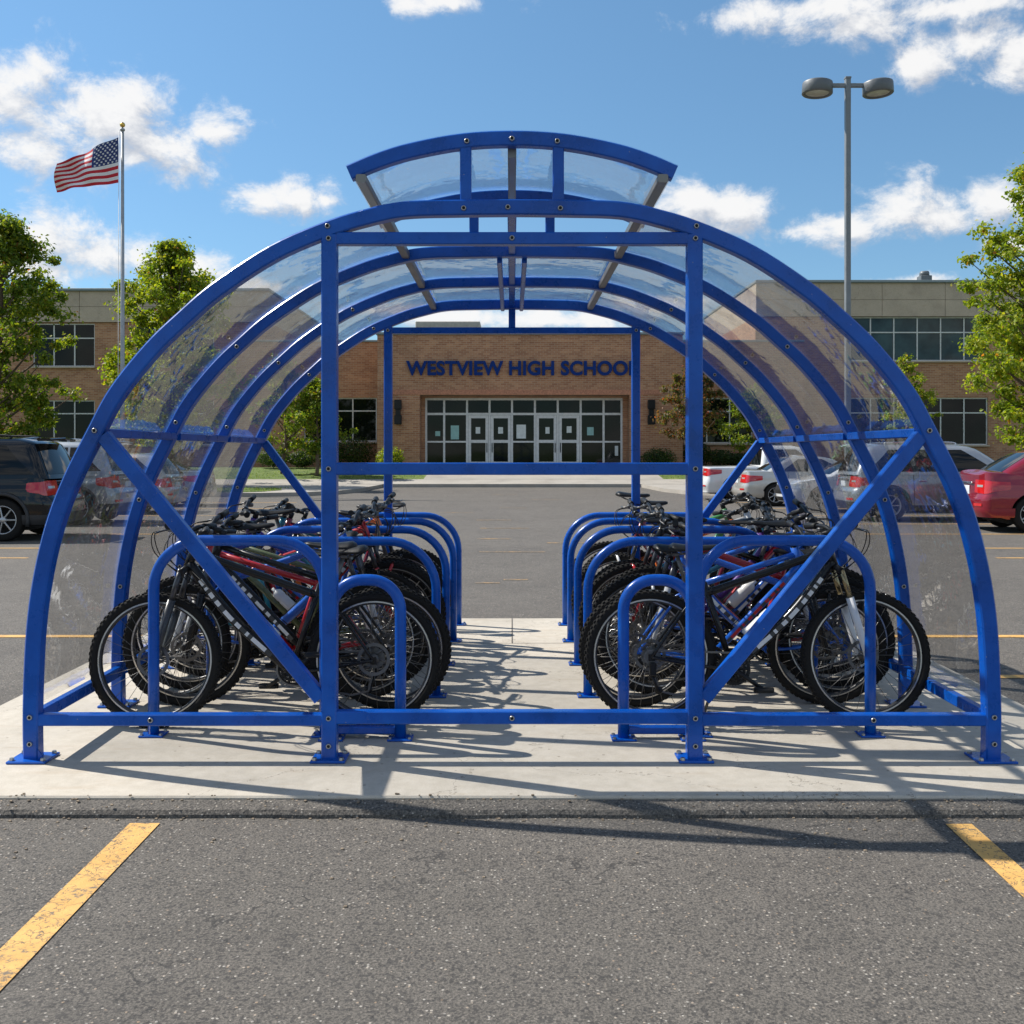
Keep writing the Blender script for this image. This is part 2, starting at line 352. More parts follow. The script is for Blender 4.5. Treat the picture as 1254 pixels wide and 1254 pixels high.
BASE = {'black': (.006, .006, .007), 'red': (.46, .012, .018), 'blue': (.01, .11, .52), 'white': (.72, .72, .72), 'silver': (.45, .46, .47), 'teal': (.01, .22, .30),
        'olive': (.10, .12, .045), 'orange': (.62, .14, .02), 'purple': (.10, .03, .25), 'grey': (.055, .058, .062), 'green': (.05, .22, .06), 'maroon': (.22, .01, .03)}
PAINT = {k: mat(k + '_bike_paint', v, .25, 0, .3 if k in ('black', 'grey') else .45, .15 if k in ('black', 'grey') else .5, var=.08) for k, v in BASE.items()}
M['stanchion'] = mat('dark_stanchion', (.08, .08, .085), .3, .6)
def carpaint(name, c, metal=.5):
    m = mat(name, c, .3, metal, .5, 1, var=.04, vs=2, rv=.03); return m
CP = {'black': mat('black_car_paint', (.004, .005, .007), .10, 0, .25, .5, var=.04, rv=.03), 'silver': carpaint('silver_car_paint', (.36, .385, .41), .55), 'white': carpaint('white_car_paint', (.68, .69, .69), .05),
      'red': carpaint('dark_red_car_paint', (.26, .006, .022), .4), 'champagne': carpaint('pale_silver_car_paint', (.50, .49, .46), .45)}

# ------------------------------------------------------------------ mesh builder
class MB:
    def __init__(s): s.v = []; s.f = []; s.m = []; s.sm = []
    def add(s, vs, fs, mi=0, smooth=False, T=None):
        o = len(s.v)
        if T is not None: vs = [T @ Vector(v) for v in vs]
        s.v.extend(tuple(v) for v in vs); s.f.extend(tuple(i + o for i in f) for f in fs)
        s.m.extend([mi] * len(fs)); s.sm.extend([smooth] * len(fs)); return s
    def box(s, c, d, T=None, mi=0, ch=0):
        x, y, z = [k / 2 for k in d]
        if ch <= 0:
            vs = [(c[0] + a * x, c[1] + b * y, c[2] + e * z) for a in (-1, 1) for b in (-1, 1) for e in (-1, 1)]
            return s.add(vs, [(0, 1, 3, 2), (4, 6, 7, 5), (0, 4, 5, 1), (2, 3, 7, 6), (0, 2, 6, 4), (1, 5, 7, 3)], mi, False, T)
        ch = min(ch, x * .9, y * .9, z * .9); vs = []; idx = {}
        for a in (-1, 1):
            for b in (-1, 1):
                for e in (-1, 1):
                    for k in range(3):
                        p = [a * x, b * y, e * z]
                        for q in range(3):
                            if q != k: p[q] -= (a, b, e)[q] * ch
                        idx[(a, b, e, k)] = len(vs); vs.append((c[0] + p[0], c[1] + p[1], c[2] + p[2]))
        fs = []
        for k in range(3):
            i, j = [q for q in range(3) if q != k]
            for sg in (-1, 1):
                ring = []
                for (p, q) in ((-1, -1), (1, -1), (1, 1), (-1, 1)):
                    t = [0, 0, 0]; t[k] = sg; t[i] = p; t[j] = q; ring.append(idx[(*t, k)])
                fs.append(tuple(ring))
        for k in range(3):
            i, j = [q for q in range(3) if q != k]
            for p in (-1, 1):
                for q in (-1, 1):
                    t0 = [0, 0, 0]; t0[i] = p; t0[j] = q; t1 = list(t0); t0[k] = -1; t1[k] = 1
                    fs.append((idx[(*t0, i)], idx[(*t1, i)], idx[(*t1, j)], idx[(*t0, j)]))
        for a in (-1, 1):
            for b in (-1, 1):
                for e in (-1, 1): fs.append(tuple(idx[(a, b, e, k)] for k in range(3)))
        return s.add(vs, fs, mi, False, T)
    def sweep(s, pts, prof, up=(0, 1, 0), mi=0, smooth=False, cap=True, T=None, closed=False, scales=None):
        pts = [Vector(p) for p in pts]; n = len(pts); up = Vector(up); vs = []; fs = []; k = len(prof)
        for i, p in enumerate(pts):
            if closed: t = (pts[(i + 1) % n] - pts[i - 1])
            else: t = (pts[min(i + 1, n - 1)] - pts[max(i - 1, 0)])
            t.normalize()
            a = up.cross(t)
            if a.length < 1e-4: a = Vector((1, 0, 0)).cross(t)
            a.normalize(); b = t.cross(a).normalized()
            # mitre scaling in bends
            q = scales[i] if scales else 1
            for (u, w) in prof: vs.append(p + a * u * q + b * w * q)
        for i in range(n if closed else n - 1):
            j = (i + 1) % n
            for e in range(k):
                g = (e + 1) % k
                fs.append((i * k + e, i * k + g, j * k + g, j * k + e))
        if cap and not closed: fs.append(tuple(range(k - 1, -1, -1))); fs.append(tuple((n - 1) * k + e for e in range(k)))
        sm = smooth
        o = len(s.f); s.add(vs, fs, mi, sm, T)
        if cap and not closed: s.sm[-1] = s.sm[-2] = False
        return s
    def tube(s, pts, r, n=8, mi=0, T=None, closed=False, scales=None, up=(0.13, 1, 0.07)):
        return s.sweep(pts, [(r * math.cos(2 * PI * i / n), r * math.sin(2 * PI * i / n)) for i in range(n)], up, mi, True, True, T, closed, scales)
    def beam(s, a, b, w, h, up=(0, 1, 0), ch=.006, mi=0):
        return s.sweep([a, b], rect(w, h, ch), up, mi)
    def lathe(s, prof, n=32, T=None, mi=0, smooth=True, closed=False):   # prof (r, z) about Z
        vs = [(r * math.cos(2 * PI * i / n), r * math.sin(2 * PI * i / n), z) for i in range(n) for (r, z) in prof]
        k = len(prof); fs = []
        for i in range(n):
            j = (i + 1) % n
            for e in range(k if closed else k - 1):
                g = (e + 1) % k
                fs.append((i * k + e, j * k + e, j * k + g, i * k + g))
        return s.add(vs, fs, mi, smooth, T)
    def build(s, name, mats, parent=None, link=True):
        me = bpy.data.meshes.new(name); me.from_pydata(s.v, [], s.f)
        if not isinstance(mats, (list, tuple)): mats = [mats]
        for m in mats: me.materials.append(m)
        me.polygons.foreach_set('material_index', s.m); me.polygons.foreach_set('use_smooth', s.sm); me.update()
        o = bpy.data.objects.new(name, me)
        if link: col.objects.link(o)
        if parent is not None: o.parent = parent
        return o
def rect(w, h, ch=.006):
    x, y = w / 2, h / 2
    return [(-x + ch, -y), (x - ch, -y), (x, -y + ch), (x, y - ch), (x - ch, y), (-x + ch, y), (-x, y - ch), (-x, -y + ch)]
def tag(o, label=None, cat=None, group=None, kind=None):
    if label: o['label'] = label
    if cat: o['category'] = cat
    if group: o['group'] = group
    if kind: o['kind'] = kind
    return o
def empty(name, loc, label, cat, group=None, rz=0):
    o = bpy.data.objects.new(name, None); col.objects.link(o); o.location = loc; o.rotation_euler = (0, 0, rz); o.empty_display_size = .3
    return tag(o, label, cat, group)
def cp(o, parent=None, name=None):
    c = o.copy(); col.objects.link(c)
    if parent is not None: c.parent = parent
    return c
def copy_tree(o, parent=None):
    c = cp(o, parent)
    for ch in o.children: copy_tree(ch, c)
    return c
def spline(pts, n=6):
    P_ = [Vector(p) for p in pts]; out = []
    for i in range(len(P_) - 1):
        p0, p1, p2, p3 = P_[max(i - 1, 0)], P_[i], P_[i + 1], P_[min(i + 2, len(P_) - 1)]
        for k in range(n):
            t = k / n
            out.append(.5 * ((2 * p1) + (p2 - p0) * t + (2 * p0 - 5 * p1 + 4 * p2 - p3) * t * t + (3 * p1 - p0 - 3 * p2 + p3) * t ** 3))
    out.append(P_[-1]); return out

# ------------------------------------------------------------------ ground, roads, lawns
ASZ = -.06
PY0, PY1, PX = 4.464, 9.28, 3.05
def sheet(name, x0, x1, y0, y1, zf, m, nx=2, ny=2, kind='structure'):
    b = MB(); vs = []; fs = []
    for j in range(ny):
        for i in range(nx):
            x = x0 + (x1 - x0) * i / (nx - 1); y = y0 + (y1 - y0) * j / (ny - 1); vs.append((x, y, zf(x, y)))
    for j in range(ny - 1):
        for i in range(nx - 1):
            a = j * nx + i; fs.append((a, a + 1, a + nx + 1, a + nx))
    b.add(vs, fs, 0, True); o = b.build(name, m); tag(o, kind=kind); return o
EDGE = 46.6
def gz(y): return .09 if y < EDGE else .09 + min(1, (y - EDGE) / 7.2) * .63
sheet('ground', -1500, 1500, -1500, 1500, lambda x, y: -.30, M['grass'])
sheet('parking_lot', -70, 70, -40, EDGE + .3, lambda x, y: ASZ, M['asphalt'])
sheet('lawn', -75, 75, EDGE + .15, 140, lambda x, y: gz(y), M['grass'], 2, 150)
b = MB(); vs = [(-75, EDGE, -.1), (75, EDGE, -.1), (75, EDGE, gz(EDGE) + .004), (-75, EDGE, gz(EDGE) + .004), (75, EDGE + 1.9, gz(EDGE + 1.9) + .008), (-75, EDGE + 1.9, gz(EDGE + 1.9) + .008)]
b.add(vs, [(0, 1, 2, 3), (3, 2, 4, 5)]); tag(b.build('pavement', M['kerb']), kind='structure')
sheet('walkway', -4.2, 7.2, EDGE + 1.9, 56, lambda x, y: gz(y) + .016, M['kerb'], 2, 40)
# concrete pad of the shelter
b = MB(); b.box((0, (PY0 + PY1) / 2, -.11), (2 * PX, PY1 - PY0, .22), ch=.008); tag(b.build('concrete_pad', M['concrete']), kind='structure')
# control joints in the pad: narrow grooves read as dark lines
def strip_poly(name, pts, z, m, w=None):
    b = MB(); b.add([(x, y, z) for x, y in pts], [tuple(range(len(pts)))]); tag(b.build(name, m), kind='structure')
dj = mat('joint_filler', (.14, .12, .10), .95)
for (x0, x1, y0, y1) in ((-.004, .004, 8.05, PY1 - .01), (-PX + .01, PX - .01, 8.045, 8.053)):
    strip_poly('pad_joint', [(x0, y0), (x1, y0), (x1, y1), (x0, y1)], .004, dj)
# asphalt fillet sloping away from the pad, with a crack and broken edge
b = MB(); n = 240; vs = []; fs = []
for i in range(n + 1):
    x = -PX - 1.2 + (2 * PX + 2.4) * i / n
    j = noise.noise(Vector((x * 3, 0, 0))) * .010 + noise.noise(Vector((x * 14, 3, 0))) * .005
    vs += [(x, PY0 + .02, -.014), (x, PY0 - .012 + j, -.014), (x, PY0 - .085 + j, -.030), (x, PY0 - .100 + j, -.046), (x, PY0 - .106 + j, -.075)]
for i in range(n):
    for k in range(4): a = i * 5 + k; fs.append((a, a + 1, a + 6, a + 5))
b.add(vs, fs, 0, False); tag(b.build('asphalt_fillet', M['asphalt']), kind='structure')
crumb = MB()
for i in range(420):
    x = random.uniform(-3, 3); y = PY0 + random.choice((random.gauss(-.008, .012), random.gauss(-.115, .02), random.gauss(-.3, .25)))
    if y > PY0 + .03: continue
    z = 0.002 if y > PY0 else (-.014 if y > PY0 - .1 else ASZ)
    r = random.uniform(.0025, .007); crumb.box((x, y, z + r * .3), (r * 2, r * 1.6, r), Matrix.Rotation(0, 4, 'Z'), ch=r * .3)
tag(crumb.build('gravel', mat('loose_grit', (.22, .17, .12), .9, var=.5, vs=30)), kind='stuff')
# painted markings, each a thin sheet on the asphalt
def mark(pts, m='paint'): strip_poly('road_marking', pts, ASZ + .004, M[m])
def gp(px, py, z=ASZ):                      # ground point seen at a pixel
    Y = 1250 * (1.5 - z) / (py - 555); return ((px - 627) / 1250 * Y, Y)
x0, y0 = gp(177.5, 1009); x1, y1 = gp(177.5 - 196 * 1.0, 1207); dxy = (x1 - x0) / (y1 - y0)
mark([(x0 - .063, y0), (x0 + .063, y0), (x0 + .063 + dxy * (.9 - y0), .9), (x0 - .063 + dxy * (.9 - y0), .9)])
x0, y0 = gp(1174, 1010); x1, y1 = gp(1254, 1083); dxy = (x1 - x0) / (y1 - y0)
mark([(x0 - .055, y0), (x0 + .055, y0), (x0 + .055 + dxy * (.9 - y0), .9), (x0 - .055 + dxy * (.9 - y0), .9)])
def hline(py, xa, xb, w=.12, m='paint', z=None):
    Y = 1250 * (1.5 - ASZ) / (py - 555); mark([(xa, Y - w / 2), (xb, Y - w / 2), (xb, Y + w / 2), (xa, Y + w / 2)], m)
hline(779.5, -12, -3.0, .11); hline(779.5, 3.0, 12, .11)
hline(857, -9, -3.35, .10); hline(829, 3.35, 9, .10); hline(857, 3.3, 8, .10)
for s in (-1, 1):
    hline(683.5, s * 7.2, s * 20, .10); hline(671.5, s * 7.6, s * 20, .10)
    mark([(s * 8.3, 16.55), (s * 8.5, 16.55), (s * 10.4, 15.2), (s * 10.2, 15.2)][::s])
    for Y in (19.6, 22.4, 25.4, 28.7, 32.2):
        mark([(s * 6.8, Y), (s * 13, Y), (s * 13, Y + .1), (s * 6.8, Y + .1)][::s])
for (px, py, wpx) in ((627, 676, 80), (605, 660, 42), (618, 647, 60), (605, 637, 42), (628, 622, 34), (632, 710, 30), (597, 714, 30), (700, 665, 60), (618, 606, 30), (560, 628, 40), (670, 612, 40)):
    xa, Y = gp(px - wpx / 2, py); xb, _ = gp(px + wpx / 2, py)
    mark([(xa, Y - .04), (xb, Y - .04), (xb, Y + .04), (xa, Y + .04)], 'worn')
# raised kerbed islands either side of the entrance road
def island(name, pts, z0, z1, m):
    b = MB(); n = len(pts); vs = [(x, y, z0) for x, y in pts] + [(x, y, z1) for x, y in pts]
    fs = [tuple(range(n, 2 * n))] + [(i, (i + 1) % n, n + (i + 1) % n, n + i) for i in range(n)]
    b.add(vs, fs); tag(b.build(name, m), kind='structure')
for s in (-1, 1):
    pts = [(s * 40, 36.4), (s * 9.0, 36.4), (s * 7.6, 37.0), (s * 6.6, 38.6), (s * 6.1, 41), (s * 5.9, EDGE + .02), (s * 40, EDGE + .02)]
    island('kerbed_island', pts, -.1, .085, M['kerb'])
    pts = [(s * 40, 36.8), (s * 10, 36.8), (s * 9.2, 37.4), (s * 8.8, 39), (s * 9.6, 41.5), (s * 40, 41.5)]
    island('grass_patch', pts, .06, .10, M['grass'])
# blades of grass at the edges of the lawns
gb = MB()
for i in range(15000):
    if i % 2: x = random.choice((-1, 1)) * random.uniform(8.9, 30); y = random.uniform(36.9, 41.4); z = .10
    else:
        x = random.uniform(-26, 26); y = EDGE + 1.9 + abs(random.gauss(0, 2.6))
        if -4.3 < x < 7.3 or y > 53: continue
        z = gz(y)
    h = random.uniform(.04, .10); a = random.uniform(0, PI); w = .012
    gb.add([(x - w * math.cos(a), y - w * math.sin(a), z), (x + w * math.cos(a), y + w * math.sin(a), z), (x + random.gauss(0, .03), y + random.gauss(0, .03), z + h)], [(0, 1, 2)])
tag(gb.build('grass_blades', leaf_mat('grass_blade', (.07, .13, .015), (.12, .2, .03), (.22, .26, .06), (.3, .25, .1), .05)), 'mown green grass growing along the lawn edges', 'grass', kind='stuff')
# ------------------------------------------------------------------ school building
school = empty('school_building', (0, 54, .7), 'long brick school building with blue WESTVIEW HIGH SCHOOL lettering and glazed entrance doors', 'school')
def sp(name, b, m, parent=None):           # part in world coordinates under the building
    o = b.build(name, m, parent or school)
    if parent is None: o.location = (0, -54, -.7)
    return o
def Xp(px, Y): return (px - 627) / 1250 * Y
def Zp(py, Y): return 1.5 + (555 - py) / 1250 * Y
def holed_wall(b, x0, x1, z0, z1, y, th, holes):
    xs = sorted({x0, x1, *[h[0] for h in holes], *[h[1] for h in holes]}); zs = sorted({z0, z1, *[h[2] for h in holes], *[h[3] for h in holes]})
    for i in range(len(xs) - 1):
        for j in range(len(zs) - 1):
            cx, cz = (xs[i] + xs[i + 1]) / 2, (zs[j] + zs[j + 1]) / 2
            if any(h[0] < cx < h[1] and h[2] < cz < h[3] for h in holes): continue
            b.box((cx, y + th / 2, cz), (xs[i + 1] - xs[i], th, zs[j + 1] - zs[j]))
def window(h, y, cols, rows, glass, fw=.07):
    x0, x1, z0, z1 = h; b = MB()
    for x in [x0 + fw / 2] + [x0 + (x1 - x0) * i / cols for i in range(1, cols)] + [x1 - fw / 2]:
        b.box((x, y, (z0 + z1) / 2), (fw, .10, z1 - z0))
    for z in [z0 + fw / 2] + [z0 + (z1 - z0) * r for r in rows] + [z1 - fw / 2]:
        b.box(((x0 + x1) / 2, y, z), (x1 - x0 - 2 * fw, .094, fw))
    f = sp('window', b, M['winframe'])
    g = MB(); g.box(((x0 + x1) / 2, y + .02, (z0 + z1) / 2), (x1 - x0 - .03, .012, z1 - z0 - .03))
    g.build('pane', glass, f)
    s = MB(); s.box(((x0 + x1) / 2, y - .16, z0 - .05), (x1 - x0 + .1, .30, .09), ch=.01); s.build('sill', M['fascia'], f)
# entrance block
Y0 = 54.0
cx0, cx1 = Xp(462, Y0), Xp(836, Y0); ctop = Zp(410, Y0); gb_ = .5
ox0, ox1, otop = Xp(514, Y0), Xp(771, Y0), Zp(484, Y0)
b = MB(); holed_wall(b, cx0, cx1, gb_, ctop, Y0, .5, [(ox0, ox1, gb_ - 1, otop)])
b.box((cx0 + .2, Y0 + 4.5, (gb_ + ctop) / 2), (.4, 8, ctop - gb_)); b.box((cx1 - .2, Y0 + 4.5, (gb_ + ctop) / 2), (.4, 8, ctop - gb_))
for x in (ox0 - .15, ox1 + .15): b.box((x, Y0 + 1.1, (gb_ + otop) / 2), (.3 - .004, 1.2, otop - gb_))
sp('wall', b, M['brick'])
b = MB(); b.box(((cx0 + cx1) / 2, Y0 + 4.3, ctop + .07), (cx1 - cx0 + .16, 8.8, .14), ch=.02); sp('roof', b, M['coping'])
b = MB(); b.box(((ox0 + ox1) / 2, Y0 + .75, otop + .1), (ox1 - ox0 + .2, 1.4, .2)); sp('soffit', b, M['fascia'])
soldier = mat('soldier_course_brick', (.44, .20, .12), .9, var=.3, vs=14)
b = MB(); b.box(((ox0 + ox1) / 2, Y0 - .012, otop + .16), (ox1 - ox0 + 3.4, .03, .26)); sp('brick_band', b, soldier)
# shopfront glazing
YG = 55.2
mx_ = [522, 544, 572, 599.5, 627, 655, 683, 711, 739, 761]; X_ = [Xp(p, YG) for p in mx_]
gt, tz, mz, gb0 = Zp(487.5, YG), Zp(507, YG), Zp(541, YG), .74
b = MB(); fw = .11
for i, x in enumerate(X_):
    b.box((x, YG, (gb0 + gt) / 2), (fw, .14, gt - gb0))
for i in range(9):
    xa, xb = X_[i] + fw / 2, X_[i + 1] - fw / 2; isd = i in (2, 3, 5, 6)
    b.box(((xa + xb) / 2, YG, gt - .06), (xb - xa, .13, .12)); b.box(((xa + xb) / 2, YG, tz), (xb - xa, .13, .12))
    if not isd: b.box(((xa + xb) / 2, YG, mz), (xb - xa, .13, .09)); b.box(((xa + xb) / 2, YG, gb0 + .06), (xb - xa, .13, .12))
fr = sp('entrance_frame', b, M['doorframe'])
b = MB(); b.box(((ox0 + X_[0] - .055) / 2, YG, (gb0 + gt) / 2), (X_[0] - .055 - ox0 + .004, .3, gt - gb0)); b.box(((ox1 + X_[-1] + .055) / 2, YG, (gb0 + gt) / 2), (ox1 - X_[-1] - .055 + .004, .3, gt - gb0)); b.box(((ox0 + ox1) / 2, YG, (gt + otop) / 2 + .1), (ox1 - ox0 + .4, .32, otop - gt + .2))
b.box(((ox0 + ox1) / 2, YG + .6, (gb0 + otop) / 2), (ox1 - ox0 + 1, .2, otop - gb0 + .6)); sp('jamb', b, M['brick'])
g = MB(); g.box(((X_[0] + X_[-1]) / 2, YG + .045, (gb0 + gt) / 2), (X_[-1] - X_[0], .012, gt - gb0)); g.build('pane', M['glass'], fr)
for i in (2, 3, 5, 6):
    xa, xb = X_[i] + fw / 2 + .012, X_[i + 1] - fw / 2 - .012; b = MB(); zt = tz - .07; st = .15
    for x in (xa + st / 2, xb - st / 2): b.box((x, YG - .02, (gb0 + .02 + zt) / 2), (st, .07, zt - gb0 - .02))
    for z, hh in ((gb0 + .17, .26), (mz + .02, .16), (zt - .08, .16)): b.box(((xa + xb) / 2, YG - .02, z), (xb - xa - 2 * st, .064, hh))
    d = sp('door', b, M['doorframe'])
    hx = xb - st / 2 if i in (2, 5) else xa + st / 2
    h = MB(); h.tube([(hx, YG - .06, 1.55), (hx, YG - .13, 1.6), (hx, YG - .13, 2.0), (hx, YG - .06, 2.05)], .022, 6); h.build('handle', M['blackm'], d)
for (pa, pb, ya, yb, m) in ((552, 562, 521, 538, 'notice2'), (632.5, 644, 520, 537, 'notice'), (582.5, 588, 523, 531, 'notice'), (610, 616, 523, 531, 'notice'), (668, 673, 523, 531, 'notice'), (694, 700, 522, 530, 'notice'), (533, 539, 528, 534, 'notice2'), (719, 727, 523, 533, 'notice2'), (753, 757, 546, 558, 'notice')):
    b = MB(); b.box(((Xp(pa, YG) + Xp(pb, YG)) / 2, YG + .03, (Zp(ya, YG) + Zp(yb, YG)) / 2), (Xp(pb, YG) - Xp(pa, YG), .006, Zp(ya, YG) - Zp(yb, YG))); sp('notice', b, M[m])
# lettering
cu = bpy.data.curves.new('sign_lettering', 'FONT'); cu.body = 'WESTVIEW HIGH SCHOOL'; cu.size = 1; cu.extrude = .06; cu.offset = .032; cu.space_character = 1.03; cu.align_x = 'LEFT'
to = bpy.data.objects.new('tmp', cu); col.objects.link(to); bpy.context.view_layer.update()
me = bpy.data.meshes.new_from_object(to.evaluated_get(bpy.context.evaluated_depsgraph_get())); bpy.data.objects.remove(to)
xs = [v.co.x for v in me.vertices]; ys = [v.co.y for v in me.vertices]; mnx, mxx, mny, mxy = min(xs), max(xs), min(ys), max(ys)
tx0, tx1, tz0, tz1 = Xp(497.5, Y0), Xp(781, Y0), Zp(460, Y0), Zp(442, Y0)
for v in me.vertices:
    x, y, z = v.co; v.co = (tx0 + (x - mnx) / (mxx - mnx) * (tx1 - tx0), Y0 - .10 - z, tz0 + (y - mny) / (mxy - mny) * (tz1 - tz0))
me.flip_normals()
me.materials.clear(); me.materials.append(M['letter']); me.name = 'sign_lettering'
o = bpy.data.objects.new('sign_lettering', me); col.objects.link(o); o.parent = school; o.location = (0, -54, -.7)
# low side blocks
for (pa, pb, top, Y, wins) in ((300, 462.5, 419, 57.0, ((372, 461.5, 487, 541, 3),)), (835.5, 985, 419, 57.0, ((838, 922, 487, 543, 3),))):
    xa, xb = Xp(pa, Y), Xp(pb, Y); xa = min(xa, xb)
    if pa < 600: xb = cx0 + .3
    else: xa = cx1 - .3
    holes = [(Xp(w[0], Y), min(Xp(w[1], Y), 99), Zp(w[3], Y), Zp(w[2], Y)) for w in wins]
    if pa < 600: holes = [(h[0], min(h[1], cx0 - .05), h[2], h[3]) for h in holes]
    b = MB(); holed_wall(b, xa, xb, gb_, Zp(top, Y), Y, .35, holes); sp('wall', b, M['brick'])
    b = MB(); b.box(((xa + xb) / 2, Y + 3, Zp(top, Y) + .06), (xb - xa, 6.2, .12), ch=.02); sp('roof', b, M['coping'])
    for h, w in zip(holes, wins): window(h, Y + .16, w[4], [.70], M['glass'])
# two-storey wings
def wing(xa, xb, Y, top, ftop, wins, ya=None):
    holes = [(w[0], w[1], w[2], w[3]) for w in wins]; zt, zf = Zp(top, Y), Zp(ftop, Y)
    b = MB(); holed_wall(b, xa, xb, gb_, zf, Y, .35, holes)
    for x in (xa + .175, xb - .175): b.box((x, Y + 8, (gb_ + zf) / 2), (.35, 15.3 - .002, zf - gb_))
    sp('wall', b, M['brick'])
    f = MB(); n = max(1, round((xb - xa) / 3.6)); w_ = (xb - xa) / n; zm = (zt + zf) / 2
    for i in range(n):
        for (p, q) in ((zf, zm), (zm, zt)):
            f.box((xa + w_ * (i + .5), Y + 7.9, (p + q) / 2), (w_ - .025, 16.1, q - p - .02))
    f.box(((xa + xb) / 2, Y + 7.95, (zf + zt) / 2), (xb - xa - .05, 16, zt - zf - .02))
    sp('fascia', f, M['fascia'])
    r = MB(); r.box(((xa + xb) / 2, Y + 7.9, zt + .08), (xb - xa + .1, 16.4, .16), ch=.02); sp('roof', r, M['coping'])
    for w in wins: window((w[0], w[1], w[2], w[3]), Y + .14, w[4], w[5], w[6])
YW = 60.0
def wz(a, b_): return Zp(b_, YW), Zp(a, YW)
L = []
for (pa, pb, n) in ((40, 116, 3), (-90, -20, 3), (-230, -150, 3), (165, 262, 4), (-370, -290, 3)):
    z0, z1 = wz(396, 449); L.append((Xp(pa, YW), Xp(pb, YW), z0, z1, n, [.66], M['glass']))
    z0, z1 = wz(490, 545); L.append((Xp(pa, YW), Xp(pb, YW), z0, z1, n, [.70], M['glass']))
wing(-55, Xp(330, YW), YW, 357, 395, L)
L = []
for (pa, pb, n) in ((1038, 1210, 6), (1275, 1447, 6), (1510, 1680, 6)):
    z0, z1 = wz(388, 442); L.append((Xp(pa, YW), Xp(pb, YW), z0, z1, n, [.65], M['glass_up']))
    z0, z1 = wz(487, 545); L.append((Xp(pa, YW), Xp(pb, YW), z0, z1, n, [.68], M['glass']))
wing(Xp(925, YW), 55, YW, 347, 388, L)
b = MB(); xa, xb = Xp(509, 62), Xp(588, 62); b.box(((xa + xb) / 2, 63, Zp(404, 62)), (xb - xa, 2.4, 1.0), ch=.04)
for k in range(12): b.box((xa + .2 + (xb - xa - .4) * k / 11, 61.78, Zp(404, 62)), (.05, .04, .7))
sp('rooftop_unit', b, M['roofunit'])
b = MB(); b.box((Xp(1132, 64), 64, Zp(343, 64)), (.7, .7, .5), ch=.03); b.lathe([(0, .3), (.25, .3), (.3, .2), (.3, 0), (0, 0)], 12, Matrix.Translation((Xp(1132, 64), 64, Zp(343, 64) + .24))); sp('roof_vent', b, M['lamp_grey'])
# wall lamps on the entrance block
wl_first = None
for px, lab in ((488, 'tall black wall lamp on brick left of the school entrance'), (797, 'tall black wall lamp on brick right of the school entrance')):
    x = Xp(px, Y0)
    if wl_first is None:
        r = empty('wall_lamp', (x, Y0 - .01, Zp(520, Y0)), lab, 'wall lamp', 'wall lamps at the entrance')
        b = MB(); b.box((0, -.05, .6), (.16, .08, .5), ch=.01); b.build('bracket', M['blackm'], r)
        b = MB(); b.box((0, -.2, 1.05), (.38, .3, .5), ch=.03); b.box((0, -.2, .25), (.38, .3, .5), ch=.03); b.box((0, -.2, .65), (.26, .2, .34), ch=.02); b.build('lamp_housing', M['blackm'], r)
        wl_first = r
    else:
        r = copy_tree(wl_first); r.location.x = x; r['label'] = lab

